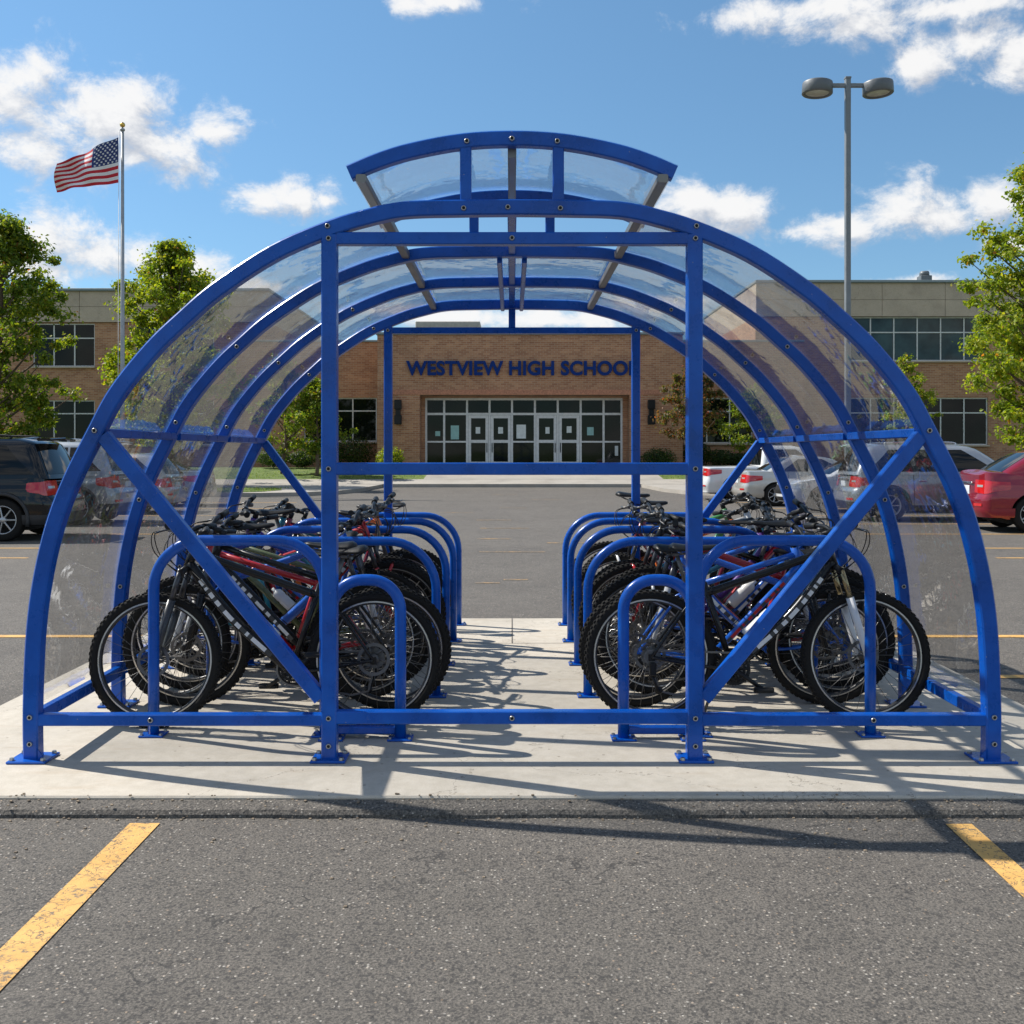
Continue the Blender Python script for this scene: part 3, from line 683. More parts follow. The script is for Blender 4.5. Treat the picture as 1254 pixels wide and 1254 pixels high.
# ------------------------------------------------------------------ trees and shrubs
LM = [leaf_mat('tree_leaf', (.08, .14, .012), (.15, .22, .018), (.30, .31, .025)), leaf_mat('shrub_leaf', (.02, .045, .01), (.035, .075, .015), (.08, .12, .02), (.3, .22, .03), .02),
      leaf_mat('bright_leaf', (.13, .20, .012), (.23, .30, .02), (.40, .39, .03)), leaf_mat('reddish_leaf', (.06, .09, .02), (.12, .10, .03), (.2, .09, .04), (.4, .1, .04), .1)]
def tree(loc, h, crown_r, label, seed, leaf=0, n_cl=240, per=95, base=.22, lsz=.15, group='trees in front of the school', lean=0, narrow=1.0):
    rnd = random.Random(seed); t = empty('tree', loc, label, 'tree', group)
    tb = MB(); tr = h * .017
    pts = [(0, 0, 0)]; x = y = 0
    for i in range(1, 9):
        x += rnd.gauss(0, h * .007) + lean * h / 8; y += rnd.gauss(0, h * .007); pts.append((x, y, h * .92 * i / 8))
    tb.tube(spline(pts, 3), tr, 9, scales=[max(.12, 1.25 - 1.1 * i / 24) for i in range(25)])
    def trunk_at(f):
        z = min(f, .919) * h; i = min(7, int(z / (h * .92) * 8)); return Vector(pts[i]).lerp(Vector(pts[i + 1]), z / (h * .92) * 8 - i)
    def env(f, a):                          # crown radius at height fraction f and bearing a
        u = (f - base) / (1.0 - base)
        if u <= 0 or u >= 1: return .05
        r = crown_r * (math.sin(PI * u ** .72) ** .62)
        return r * (1 + .75 * noise.noise(Vector((math.cos(a) * 1.6, math.sin(a) * 1.6, f * 9 + seed))))
    cl = []
    for c in range(n_cl):
        f = base + (1 - base) * min(.985, rnd.random() ** .9 + .01); a = rnd.uniform(0, 2 * PI); r = env(f, a) * (rnd.random() ** .5) * rnd.uniform(.8, 1.22)
        q = trunk_at(f); cl.append(Vector((q.x + math.cos(a) * r, q.y + math.sin(a) * r, f * h + rnd.gauss(0, .12))))
    for c, q in enumerate(cl):
        if c % 4: continue
        rad = math.hypot(q.x, q.y); f0 = max(base * .8, q.z / h - (.35 + .5 * rnd.random()) * rad / h - .03); p = trunk_at(f0)
        m_ = p.lerp(q, .5) + Vector((0, 0, -.05 * rad)); sp_ = spline([p, m_, q], 3); tb.tube(sp_, tr * rnd.uniform(.16, .42), 5, scales=[max(.15, 1 - .13 * j) for j in range(len(sp_))])
    tb.build('trunk', M['bark'], t)
    lb = MB()
    for cpos in cl:
        rr = rnd.uniform(.20, .50) * (crown_r / 2.8) ** .5; ax = Vector((rnd.uniform(.8, 1.3), rnd.uniform(.8, 1.3), rnd.uniform(.55, .95)))
        for i in range(per):
            d = Vector((rnd.gauss(0, 1), rnd.gauss(0, 1), rnd.gauss(0, 1))); d = d.normalized() * rr * abs(rnd.gauss(.8, .36))
            d = Vector((d.x * ax.x, d.y * ax.y, d.z * ax.z)); p = cpos + d
            nrm = (d.normalized() * .8 + Vector((rnd.gauss(0, .6), rnd.gauss(0, .6), .45 + rnd.gauss(0, .5)))).normalized()
            u = nrm.orthogonal().normalized(); u.rotate(Matrix.Rotation(rnd.uniform(0, 2 * PI), 3, nrm)); w = nrm.cross(u)
            s = lsz * rnd.uniform(.6, 1.3); bend = nrm * (-.25 * s)
            lb.add([p - u * s * .5, p - w * s * .34, p + u * s * .55 + bend, p + w * s * .34], [(0, 1, 2, 3)])
    lb.build('crown', LM[leaf], t); return t
def gxy(px, Y): return Xp(px, Y)
tree((Xp(-6, 41), 41, .08), 10.9, 2.6, 'tall green tree at the far left edge, beside the black car', 3, 0, 250, 125, .12, .155)
tree((Xp(214, 45), 45, .08), 10.5, 2.8, 'yellow-green tree just behind the flagpole', 5, 2, 320, 125, .16, .155)
tree((Xp(1290, 37), 37, .08), 12.3, 2.7, 'bright green tree at the far right edge, behind the red car', 11, 2, 340, 125, .12, .155)
tree((Xp(388, 50), 50, gz(50)), 4.6, 1.4, 'small green tree to the left of the school entrance', 21, 0, 90, 75, .25, .14)
tree((Xp(346, 51), 51, gz(51)), 5.6, 1.8, 'slim green tree behind the left side of the shelter', 22, 0, 90, 75, .22, .14)
tree((Xp(846, 50), 50, gz(50)), 5.4, 1.5, 'small tree with reddish leaves right of the school entrance', 23, 3, 100, 80, .3, .14)
tree((Xp(1110, 52), 52, gz(52)), 5.8, 1.3, 'slender young tree in front of the right wing windows', 24, 2, 70, 70, .3, .14)
tree((Xp(925, 52), 52, gz(52)), 4.2, 1.6, 'low green tree behind the parked white cars', 25, 0, 90, 80, .25, .14)
def shrub(px, Y, w, h, label, seed, leaf=1):
    rnd = random.Random(seed); x = Xp(px, Y); z = gz(Y); t = empty('shrub', (x, Y, z), label, 'shrub', 'shrubs along the school wall')
    sb = MB(); lb = MB()
    for k in range(9):
        a = rnd.uniform(0, 2 * PI); sb.tube([(0, 0, 0), (math.cos(a) * w * .15, math.sin(a) * w * .15, h * .5), (math.cos(a) * w * .32, math.sin(a) * w * .3, h * .85)], .018, 5)
    sb.build('stem', M['bark'], t)
    for i in range(2600):
        d = Vector((rnd.gauss(0, 1), rnd.gauss(0, 1), rnd.gauss(0, 1))).normalized() * (rnd.random() ** .4)
        k = 1 + .25 * noise.noise(d * 2.4 + Vector((seed, 0, 0))); p = Vector((d.x * w / 2 * k, d.y * w / 2 * k, h * .52 + d.z * h * .5 * k))
        if p.z < 0: continue
        nrm = (d + Vector((rnd.gauss(0, .6), rnd.gauss(0, .6), rnd.gauss(0, .6)))).normalized(); u = nrm.orthogonal().normalized(); u.rotate(Matrix.Rotation(rnd.uniform(0, 6), 3, nrm)); q = nrm.cross(u); s = rnd.uniform(.06, .12)
        lb.add([p - u * s * .5, p - q * s * .35, p + u * s * .55, p + q * s * .35], [(0, 1, 2, 3)])
    lb.build('foliage', LM[leaf], t)
for i, (px, Y, w, h, lab, lf) in enumerate((
        (478, 53.0, 1.5, 1.2, 'rounded shrub with yellow flecks beside the left brick pier of the entrance', 2), (436, 55.8, 2.2, 1.7, 'dark shrub under the windows just left of the entrance block', 1),
        (806, 53.0, 2.0, 1.1, 'dark low shrub beside the right brick pier of the entrance', 1), (852, 55.8, 1.6, 1.5, 'dark shrub at the corner right of the entrance block', 1),
        (405, 55.6, 2.0, 1.5, 'dark green shrub beneath the small tree left of the entrance', 1), (335, 54, 1.9, 1.0, 'low dark shrub seen through the left end of the shelter', 1), (370, 54, 1.5, .9, 'smaller low shrub between two others on the left lawn', 1),
        (880, 55.6, 2.1, 1.0, 'low shrub under the windows above the white pickup', 1), (905, 55.4, 1.5, .8, 'smallest shrub under the windows right of the entrance', 1))):
    shrub(px, Y, w, h, lab, 40 + i, lf)

# ------------------------------------------------------------------ flagpole and flag
FY = 38.5; FX = Xp(150, FY)
fp = empty('flagpole', (FX, FY, .1), 'tall silver flagpole with golden ball on top', 'flagpole')
ht = Zp(160, FY) - .1
b = MB(); b.lathe([(0, 0), (.22, 0), (.20, .05), (.11, .1), (.085, .3), (.080, 4), (.055, ht), (0, ht)], 16); b.build('pole', M['polel'], fp)
b = MB(); b.lathe([(0, ht - .02), (.09, ht), (.09, ht + .07), (.03, ht + .10), (.02, ht + .14)], 12); b.build('truck_cap', M['polel'], fp)
b = MB(); b.lathe([(.0, -.1)] + [(.1 * math.cos(R(a)), .1 * math.sin(R(a))) for a in range(-80, 90, 20)] + [(0, .1)], 16, Matrix.Translation((0, 0, ht + .22))); b.build('finial_ball', M['gold'], fp)
b = MB(); b.tube([(-.16, -.02, 1.4), (-.15, -.02, ht * .5), (-.12, -.02, ht)], .012, 5); b.build('halyard', M['white'], fp)
FH, FL = 1.72, 2.32
NX, NZ = 78, 65
def fpos(u, v):                             # u 0..1 hoist -> fly, v 0..1 bottom -> top
    droop = -.42 * u ** 1.1
    x = -.12 - u * FL * (.97 - .03 * v); z = v * FH * (1 - .40 * u ** .9) + droop
    yy = .24 * math.sin(u * 8.5 + v * 2.6) * u ** .5 + .10 * math.sin(u * 15 - v * 6) * u ** .7
    x += .05 * math.sin(v * 5 + u * 3) * u; z += .05 * math.sin(u * 9 + v * 2.0) * u
    return Vector((x, yy, z))
b = MB(); vs = [fpos(i / NX, j / NZ) for j in range(NZ + 1) for i in range(NX + 1)]
for j in range(NZ):
    for i in range(NX):
        a = j * (NX + 1) + i; stripe = int(j / NZ * 13)
        canton = i / NX < .40 and (12 - stripe) < 7
        b.f.append((a, a + 1, a + NX + 2, a + NX + 1)); b.m.append(2 if canton else (0 if stripe % 2 == 0 else 1)); b.sm.append(True)
b.v = [tuple(v) for v in vs]
def fn(u, v):
    e = .004; n = (fpos(u + e, v) - fpos(u - e, v)).cross(fpos(u, v + e) - fpos(u, v - e)); return n.normalized()
for r in range(9):
    for c in range(6 if r % 2 == 0 else 5):
        u = .40 * ((c + .5 + (.5 if r % 2 else 0)) / 6); v = 6 / 13 + (7 / 13) * (1 - (r + .6) / 9.2)
        rr = .052
        for sg in (-1, 1):
            ring = []
            for k in range(10):
                a = PI / 2 + k * PI / 5; q = rr * (1 if k % 2 == 0 else .42); uu, vv = u + q * math.cos(a) / FL, v + q * math.sin(a) / FH
                ring.append(fpos(uu, vv) + fn(uu, vv) * .007 * sg)
            ring.append(fpos(u, v) + fn(u, v) * .007 * sg)
            b.add(ring, [(10, k, (k + 1) % 10) for k in range(10)], 1)
fl = b.build('flag', [M['red'], M['white'], M['navy']]); fl.location = (FX - .03, FY, Zp(224, FY))
fl.rotation_euler = (0, 0, R(10))
tag(fl, 'American flag with stars and stripes flying from the flagpole', 'flag')

# ------------------------------------------------------------------ double-headed lot lamp
LY = 29.1; LX = Xp(1038, LY); lp = empty('street_lamp', (LX, LY, ASZ), 'tall grey double-headed parking lot lamp behind the parked cars', 'street lamp')
H = Zp(97, LY) - ASZ
b = MB(); b.lathe([(0, 0), (.28, 0), (.30, .04), (.30, .68), (.27, .72), (0, .72)], 24); b.build('concrete_base', M['kerb'], lp)
b = MB(); b.sweep([(0, 0, .72), (0, 0, H)], rect(.15, .15, .015), (0, 1, 0)); b.box((0, 0, .735), (.34, .34, .03), ch=.005); b.box((0, 0, H + .03), (.17, .17, .06), ch=.01); b.build('pole', M['pole'], lp)
b = MB(); b.sweep([(-.5, 0, H - .18), (.5, 0, H - .18)], rect(.11, .10, .01), (0, 1, 0)); b.build('arm', M['pole'], lp)
for s in (-1, 1):
    T = Matrix.Translation((s * .86, 0, H - .22)) @ Matrix.Rotation(R(2.5) * -s, 4, 'Y')
    b = MB(); b.lathe([(0, .13), (.39, .13), (.415, .115), (.425, .08), (.43, -.19), (.41, -.21), (.34, -.21), (.32, -.16)], 40, T); hd = b.build('lamp_head', M['lamp_grey'], lp)
    b = MB(); b.lathe([(0, -.19), (.2, -.185), (.33, -.17)], 32, T); b.build('lens', M['lamp_glass'], hd)

# ------------------------------------------------------------------ cars
def interp(keys, x):
    if x <= keys[0][0]: return keys[0][1]
    for (a, p), (c, q) in zip(keys, keys[1:]):
        if x <= c:
            t = (x - a) / (c - a); t = t * t * (3 - 2 * t); return p + (q - p) * t
    return keys[-1][1]
def build_car(kind, paint, label, loc, rz, plate=True):
    spec = {
        'suv': dict(L=4.62, W=1.88, belt=1.06, roof=1.70, top=[(0, .98), (.12, 1.04), (3.1, 1.04), (3.35, 1.02), (4.25, .93), (4.62, .78)], gr=(.10, .42), gf=(3.62, 2.72), wb=(.86, 3.62), wr=.355, rear=[(.25, .06), (.45, 0), (.68, .01), (.74, .09), (1.06, .14)], rails=True, clad=True),
        'hatch': dict(L=4.35, W=1.80, belt=.98, roof=1.53, top=[(0, .93), (.12, .97), (2.95, .98), (3.3, .95), (4.0, .84), (4.35, .66)], gr=(.08, .55), gf=(3.5, 2.45), wb=(.80, 3.42), wr=.325, rear=[(.22, .06), (.42, 0), (.62, .02), (.68, .08), (1.0, .14)], rails=False, clad=False),
        'sedan': dict(L=4.75, W=1.83, belt=.99, roof=1.47, top=[(0, .98), (.12, 1.02), (.7, 1.02), (1.1, .99), (3.2, .96), (3.5, .94), (4.35, .82), (4.75, .62)], gr=(.62, 1.52), gf=(3.68, 2.62), wb=(1.0, 3.78), wr=.33, rear=[(.22, .07), (.42, 0), (.60, .01), (.66, .05), (1.0, .10)], rails=False, clad=False),
        'notchback': dict(L=4.65, W=1.84, belt=1.0, roof=1.49, top=[(0, 1.02), (.12, 1.07), (.4, 1.06), (1.0, 1.0), (3.1, .97), (3.4, .95), (4.25, .83), (4.65, .63)], gr=(.26, 1.15), gf=(3.55, 2.5), wb=(.95, 3.68), wr=.33, rear=[(.22, .08), (.42, 0), (.60, .0), (.68, .06), (1.0, .08)], rails=False, clad=False),
        'pickup': dict(L=5.3, W=1.95, belt=1.12, roof=1.80, top=[(0, 1.08), (1.75, 1.10), (3.75, 1.12), (4.1, 1.12), (4.95, 1.05), (5.3, .9)], gr=(1.85, 1.98), gf=(4.15, 3.35), wb=(1.05, 4.35), wr=.39, rear=[(.3, .06), (.5, 0), (.7, .02), (.76, .06), (1.1, .08)], rails=False, clad=False)}[kind]
    S = spec; Lc, Wc = S['L'], S['W'] / 2; rear = S['rear']; zc = S['wr']; Ra = S['wr'] + .055
    front = [(.2, .12), (.40, .02), (.55, 0), (.72, .05), (1.0, .22)]; side = [(.2, .07), (.38, .012), (.62, 0), (.80, .02), (1.0, .055), (1.15, .10)]
    root = empty('parked_car', loc, label, 'car', 'cars parked in the lot', rz)
    # half outline
    ol = []; rcr = .26; bl = .07; bf = .20; rcf = .42
    for i in range(7): y = (Wc - rcr) * i / 6; ol.append((bl * (y / Wc) ** 2, y, -1, 0))
    for i in range(1, 8):
        a = PI / 2 * i / 8; ol.append((bl * .73 + rcr * .9 * (1 - math.cos(a)), Wc - rcr + rcr * math.sin(a), -math.cos(a), math.sin(a)))
    xs = set([bl * .73 + rcr * .9 + k * .12 for k in range(60)])
    for wx in S['wb']:
        for k in range(21): xs.add(wx + Ra * math.cos(PI * k / 20))
    for x in sorted(xs):
        if .32 < x < Lc - .64: ol.append((x, Wc, 0, 1))
    for i in range(0, 8):
        a = PI / 2 * i / 8; ol.append((Lc - bf * .6 - rcf * (1 - math.sin(a)), Wc - rcf + rcf * math.cos(a), math.sin(a), math.cos(a)))
    for i in range(6, -1, -1): y = (Wc - rcf) * i / 6; ol.append((Lc - bf * .6 * (y / (Wc - rcf)) ** 2, y, 1, 0))
    def zb(x):
        z = .24 if .5 < x < Lc - .6 else .27
        for wx in S['wb']:
            d = abs(x - wx)
            if d < Ra: z = max(z, zc + math.sqrt(Ra * Ra - d * d))
        return z
    def zt(x): return interp(S['top'], x)
    def pos(i, z, sg=1, off=0):
        x, y, nx, ny = ol[i]; pr = interp(rear, z) if nx < 0 else interp(front, z); sd = interp(side, z)
        return Vector((x - nx * pr + nx * off, sg * (y - ny * sd + ny * off), z))
    NT = 14; b = MB(); n = len(ol)
    for sg in (1, -1):
        vs = []; fs = []
        for i in range(n):
            lo, hi = zb(ol[i][0]), zt(ol[i][0])
            for k in range(NT + 1): vs.append(pos(i, lo + (hi - lo) * k / NT, sg))
        for i in range(n - 1):
            for k in range(NT):
                a = i * (NT + 1) + k; f = (a, a + NT + 1, a + NT + 2, a + 1); fs.append(f if sg < 0 else f[::-1])
        # top deck: rounded shoulder then crown
        o = len(vs)
        for i in range(n):
            p = pos(i, zt(ol[i][0]), sg); c = Vector((p.x * .97 + .03 * Lc / 2, 0, p.z + .05))
            for t, h in ((.0, 0), (.05, .014), (.15, .026), (.5, .043), (1, .05)): vs.append(Vector((p.x + (c.x - p.x) * t, p.y * (1 - t), p.z + h)))
        for i in range(n - 1):
            for k in range(4):
                a = o + i * 5 + k; f = (a, a + 5, a + 6, a + 1); fs.append(f if sg < 0 else f[::-1])
        b.add(vs, fs, 0, True)
    # greenhouse
    gr0, gr1 = S['gr']; gf0, gf1 = S['gf']; zb0, zr = S['belt'] - .03, S['roof']
    def gpos(s, t, off=0):                  # s: 0..1 half outline rear centre -> front centre, t height
        w = (Wc - .07) + (-.22) * (t ** 1.4) * (1 if t < .86 else 1 + (t - .86) * 2.0); te = t ** 1.05
        xr = gr0 + (gr1 - gr0) * te; xf = gf0 + (gf1 - gf0) * te; rc = .16
        if t > .84: k = (t - .84) / .16; xr += .18 * k * k; xf -= .22 * k * k
        z = zb0 + (zr - zb0) * (1 - (1 - t) ** 1.12) if t < 1 else zr
        def pt(s):
            if s < .18: q = s / .18; return (xr + .05 * q * q, (w - rc) * q, -1, 0)
            if s < .28: a = PI / 2 * (s - .18) / .10; return (xr + .05 + rc * (1 - math.cos(a)), w - rc + rc * math.sin(a), -math.cos(a), math.sin(a))
            if s < .72: q = (s - .28) / .44; return (xr + .05 + rc + (xf - xr - .13 - 2 * rc) * q, w + .025 * math.sin(PI * q), 0, 1)
            if s < .82: a = PI / 2 * (s - .72) / .10; return (xf - .08 - rc + rc * math.sin(a), w - rc + rc * math.cos(a), math.sin(a), math.cos(a))
            q = (1 - s) / .18; return (xf - .08 * q * q, (w - rc) * q, 1, 0)
        x, y, nx, ny = pt(s); return Vector((x + nx * off, y + ny * off, z + off * .35))
    NS, NG = 60, 12
    for sg in (1, -1):
        vs = [Vector((p.x, p.y * sg, p.z)) for i in range(NS + 1) for k in range(NG + 1) for p in (gpos(i / NS, k / NG),)]
        fs = []
        for i in range(NS):
            for k in range(NG): a = i * (NG + 1) + k; f = (a, a + NG + 1, a + NG + 2, a + 1); fs.append(f if sg < 0 else f[::-1])
        o = len(vs)
        for i in range(NS + 1):
            p = gpos(i / NS, 1)
            for t, h in ((0, 0), (.25, .018), (.6, .032), (1, .04)): vs.append(Vector((p.x, p.y * sg * (1 - t), p.z + h)))
        for i in range(NS):
            for k in range(3): a = o + i * 4 + k; f = (a, a + 4, a + 5, a + 1); fs.append(f if sg < 0 else f[::-1])
        b.add(vs, fs, 0, True)
    body = b.build('body', paint, root)
    w_ = MB()
    for wx in S['wb']: w_.box((wx, 0, zc + .1), (Ra * 2 - .02, 2 * Wc - .32, .55))
    w_.box((Lc / 2, 0, .34), (Lc - .5, 2 * Wc - .22, .22)); w_.build('underbody', M['well'], root)
    def gpatch(name, s0, s1, t0, t1, sgs, m, off=.006, slant0=0, slant1=0, nu=12):
        q = MB()
        for sg in sgs:
            vs = []; fs = []; nv = 8
            for i in range(nu + 1):
                for k in range(nv + 1):
                    t = t0 + (t1 - t0) * k / nv; u = i / nu; s = (s0 + slant0 * k / nv) * (1 - u) + (s1 + slant1 * k / nv) * u
                    p = gpos(s, t, off); vs.append(Vector((p.x, p.y * sg, p.z)))
            for i in range(nu):
                for k in range(nv): a = i * (nv + 1) + k; f = (a, a + nv + 1, a + nv + 2, a + 1); fs.append(f if sg < 0 else f[::-1])
            q.add(vs, fs, 0, True)
        return q.build(name, m, root)
    gpatch('rear_window', 0, .19, .10, .84, (1, -1), M['carglass'])
    gpatch('windshield', .81, 1.0, .08, .84, (1, -1), M['carglass'])
    for sg in (1, -1):
        if kind in ('suv', 'hatch'): segs = ((.285, .385, .06, -.0), (.395, .525, 0, 0), (.54, .70, 0, -.03))
        elif kind in ('sedan', 'notchback'): segs = ((.33, .47, .02, 0), (.485, .69, 0, -.05))
        else: segs = ((.32, .47, 0, 0), (.49, .69, 0, -.05))
        for (a, c, s0, s1) in segs: gpatch('side_window', a, c, .10, .80, (sg,), M['carglass'], slant0=s0, slant1=s1)
    def lpatch(name, i0, i1, z0f, z1f, sgs, m, off=.008):
        q = MB()
        for sg in sgs:
            vs = []; fs = []; nv = 6; idx = list(range(i0, i1 + 1))
            for c_, i in enumerate(idx):
                u = c_ / max(1, len(idx) - 1)
                for k in range(nv + 1):
                    lo, hi = z0f(u), z1f(u); vs.append(pos(i, lo + (hi - lo) * k / nv, sg, off))
            for i in range(len(idx) - 1):
                for k in range(nv): a = i * (nv + 1) + k; f = (a, a + nv + 1, a + nv + 2, a + 1); fs.append(f if sg < 0 else f[::-1])
            q.add(vs, fs, 0, True)
        return q.build(name, m, root)
    zt0 = S['belt'] - .06
    for sg in (1, -1):
        lpatch('tail_light', 4, 17, lambda u: zt0 - .25 + .05 * abs(u - .35) + .17 * max(0, u - .55), lambda u: zt0 + .0 - .06 * max(0, u - .3), (sg,), M['tail'])
        lpatch('headlight', n - 15, n - 6, lambda u: .62, lambda u: .76 - .02 * u, (sg,), M['headl'])
    lpatch('reversing_lamp', 5, 8, lambda u: zt0 - .13, lambda u: zt0 - .09, (1, -1), M['headl'], .012)
    lpatch('rear_bumper', 0, 20, lambda u: .275, lambda u: .44, (1, -1), M['cladding'] if S['clad'] else paint, .012)
    lpatch('rear_reflector', 5, 9, lambda u: .47, lambda u: .52, (1, -1), M['tail'], .01)
    lpatch('grille', n - 6, n - 1, lambda u: .48, lambda u: .70, (1, -1), M['blackp'], .008)
    lpatch('lower_grille', n - 9, n - 1, lambda u: .29, lambda u: .40, (1, -1), M['blackp'], .008)
    p = pos(0, zt0 - .12, 1, .0)
    q = MB(); q.box((p.x - .012, 0, zt0 - .20), (.016, .34, .17), ch=.004); q.build('licence_plate', M['plate'], root)
    q = MB(); q.box((p.x - .02, 0, zt0 - .06), (.03, .72, .035), ch=.008); q.build('chrome_strip', M['chrome'], root)
    if S['clad']:
        q = MB()
        for sg in (1, -1):
            for wx in S['wb']:
                q.tube([(wx + (Ra + .02) * math.cos(a), sg * (Wc - .005), zc + (Ra + .02) * math.sin(a)) for a in [PI * (j / 20 * 1.16 - .08) for j in range(21)]], .035, 6)
            q.box((Lc / 2 - .05, sg * (Wc - .012), .30), (S['wb'][1] - S['wb'][0] - 2 * Ra + .05, .05, .13), ch=.01)
        q.build('wheel_arch_trim', M['cladding'], root)
    if S['rails']:
        for sg in (1, -1):
            q = MB(); q.tube(spline([(gr1 + .45, sg * (Wc - .38), zr + .0), (gr1 + .55, sg * (Wc - .38), zr + .055), (gf1 - .5, sg * (Wc - .38), zr + .06), (gf1 - .35, sg * (Wc - .38), zr + .0)], 6), .017, 6); q.build('roof_rail', M['chrome'] if paint is not CP['black'] else M['blackp'], root)
        q = MB(); q.sweep([(gr1 - .12, -(Wc - .36), zr - .015), (gr1 - .16, 0, zr + .01), (gr1 - .12, Wc - .36, zr - .015)], rect(.24, .045, .015), (0, 0, 1)); q.build('spoiler', paint, root)
    for sg in (1, -1):
        q = MB(); q.box((gf0 - .55, sg * (Wc + .06), S['belt'] + .06), (.16, .20, .13), ch=.04); q.build('mirror', paint, root)
        for hx in ((1.55, 2.65) if kind != 'pickup' else (2.5, 3.3)):
            q = MB(); q.box((hx, sg * (Wc - .025), S['belt'] - .16), (.17, .03, .03), ch=.01); q.build('door_handle', paint if paint is not CP['silver'] else M['chrome'], root)
    # door shut lines
    q = MB()
    for sg in (1, -1):
        for dx_ in ((1.38, 2.45, 3.35) if kind != 'pickup' else (1.82, 2.75, 3.75)):
            vs = []; fs = []
            i = min(range(n), key=lambda j: abs(ol[j][0] - dx_) + (0 if ol[j][3] == 1 else 9))
            for k in range(13):
                z = max(zb(ol[i][0]) + .03, .33) + (S['belt'] - .36) * k / 12; pq = pos(i, z, sg, .0035); vs += [pq + Vector((-.005, 0, 0)), pq + Vector((.005, 0, 0))]
            for k in range(12): f = (2 * k, 2 * k + 1, 2 * k + 3, 2 * k + 2); fs.append(f if sg < 0 else f[::-1])
            q.add(vs, fs)
    q.build('door_seam', M['well'], root)
    # wheels
    wr = S['wr']; first = None
    for wx in S['wb']:
        for sg in (1, -1):
            if first is None:
                T = Matrix.Rotation(PI / 2, 4, 'X'); q = MB()
                q.lathe([(wr * .66, -.10), (wr * .9, -.112), (wr * .985, -.085), (wr, -.04), (wr, .04), (wr * .985, .085), (wr * .9, .112), (wr * .66, .10)], 40, T)
                wh = q.build('wheel', M['rubber'], root)
                q = MB(); q.lathe([(0, -.03), (wr * .6, -.03), (wr * .63, .07), (wr * .67, .10), (wr * .69, .09), (wr * .64, -.09)], 40, T, 1); q.lathe([(0, .085), (.045, .085), (.06, .07), (.06, 0)], 16, T, 0)
                for k in range(7):
                    a = 2 * PI * k / 7; q.box((wr * .33, 0, 0), (wr * .62, .028, .032), T @ Matrix.Rotation(a, 4, 'Z') @ Matrix.Translation((0, 0, .068)), 0, ch=.008)
                q.lathe([(wr * .60, .02), (wr * .61, .092), (wr * .665, .102), (wr * .68, .08)], 40, T, 0)
                q.build('rim', [M['wheelalu'], M['well']], wh); first = wh
            else: wh = copy_tree(first, root)
            wh.location = (wx, sg * (Wc - .125), wr); wh.rotation_euler = (0, 0, 0 if sg < 0 else PI)
    return root
def place_car(kind, paint, label, xr, yc, rear_to_aisle, side, head_turn=0):
    Lc = {'suv': 4.62, 'hatch': 4.35, 'sedan': 4.75, 'notchback': 4.65, 'pickup': 5.3}[kind]
    # side -1 left row: aisle end at +X ; side 1 right row: aisle end at -X
    if side < 0: rz = PI if rear_to_aisle else 0
    else: rz = 0 if rear_to_aisle else PI
    a = rz + head_turn; # origin of the car is its rear centre
    if rear_to_aisle: x = xr
    else: x = xr + (-Lc if side < 0 else Lc)
    c = build_car(kind, CP[paint], label, (x, yc, ASZ), a); return c
W5 = R(5)
c = place_car('suv', 'black', 'black sport utility car at the far left, nearest car in the left row', -8.15, 19.0, True, -1, R(4)); c.scale = (1.05, 1.05, 1.07)
c = place_car('suv', 'silver', 'silver sport utility car parked next to the black one in the left row', -8.55, 23.0, True, -1, R(2)); c.scale = (1.02, 1.02, 1.06)
place_car('hatch', 'champagne', 'pale silver hatchback third in the left row of parked cars', -8.75, 27.0, True, -1)
place_car('sedan', 'silver', 'grey sedan farthest back in the left row of parked cars', -9.0, 30.6, True, -1)
c = place_car('notchback', 'red', 'dark red sedan at the far right, nearest car in the right row', 9.25, 20.9, True, 1, R(-8)); c.scale = (1.06, 1.06, 1.10)
c = place_car('suv', 'silver', 'silver station wagon with roof rails parked behind the dark red sedan', 7.75, 24.2, True, 1, R(-3)); c.scale = (1.05, 1.03, 1.03)
place_car('sedan', 'white', 'white sedan parked nose out beside the base of the lot lamp', 7.15, 27.6, False, 1)
place_car('sedan', 'champagne', 'pale silver sedan parked between the white sedan and the white pickup', 6.75, 30.9, True, 1)
place_car('pickup', 'white', 'white pickup truck at the far end of the right row', 6.25, 34.3, True, 1)

# ------------------------------------------------------------------ shelter
FYS = [5.0, 6.085, 7.17, 8.25]
half = [(-2.344, 0.0), (-2.346, .24), (-2.332, .596), (-2.300, .864), (-2.24, 1.13), (-2.155, 1.36), (-2.035, 1.60), (-1.925, 1.80), (-1.756, 2.01), (-1.60, 2.16), (-1.436, 2.30), (-1.168, 2.475), (-.90, 2.592), (-.72, 2.648), (-.53, 2.688), (-.27, 2.697), (0, 2.70)]
line2d = [(p.x, p.z) for p in spline([(x, 0, z) for x, z in half], 5)]
full2d = line2d + [(-x, z) for x, z in line2d[-2::-1]]
def arch_z(x):
    for (a, p), (c, q) in zip(full2d, full2d[1:]):
        if a <= x <= c and c > a: return p + (q - p) * (x - a) / (c - a)
    return 0
shelter = empty('bike_shelter', (0, 5, 0), 'large arched blue steel bicycle shelter with curved clear roof panels', 'bicycle shelter')
def sh(name, b, m=None, parent=None):
    o = b.build(name, m or M['blue'], parent or shelter)
    if parent is None: o.location = (0, -5, 0)
    return o
T_ = .076
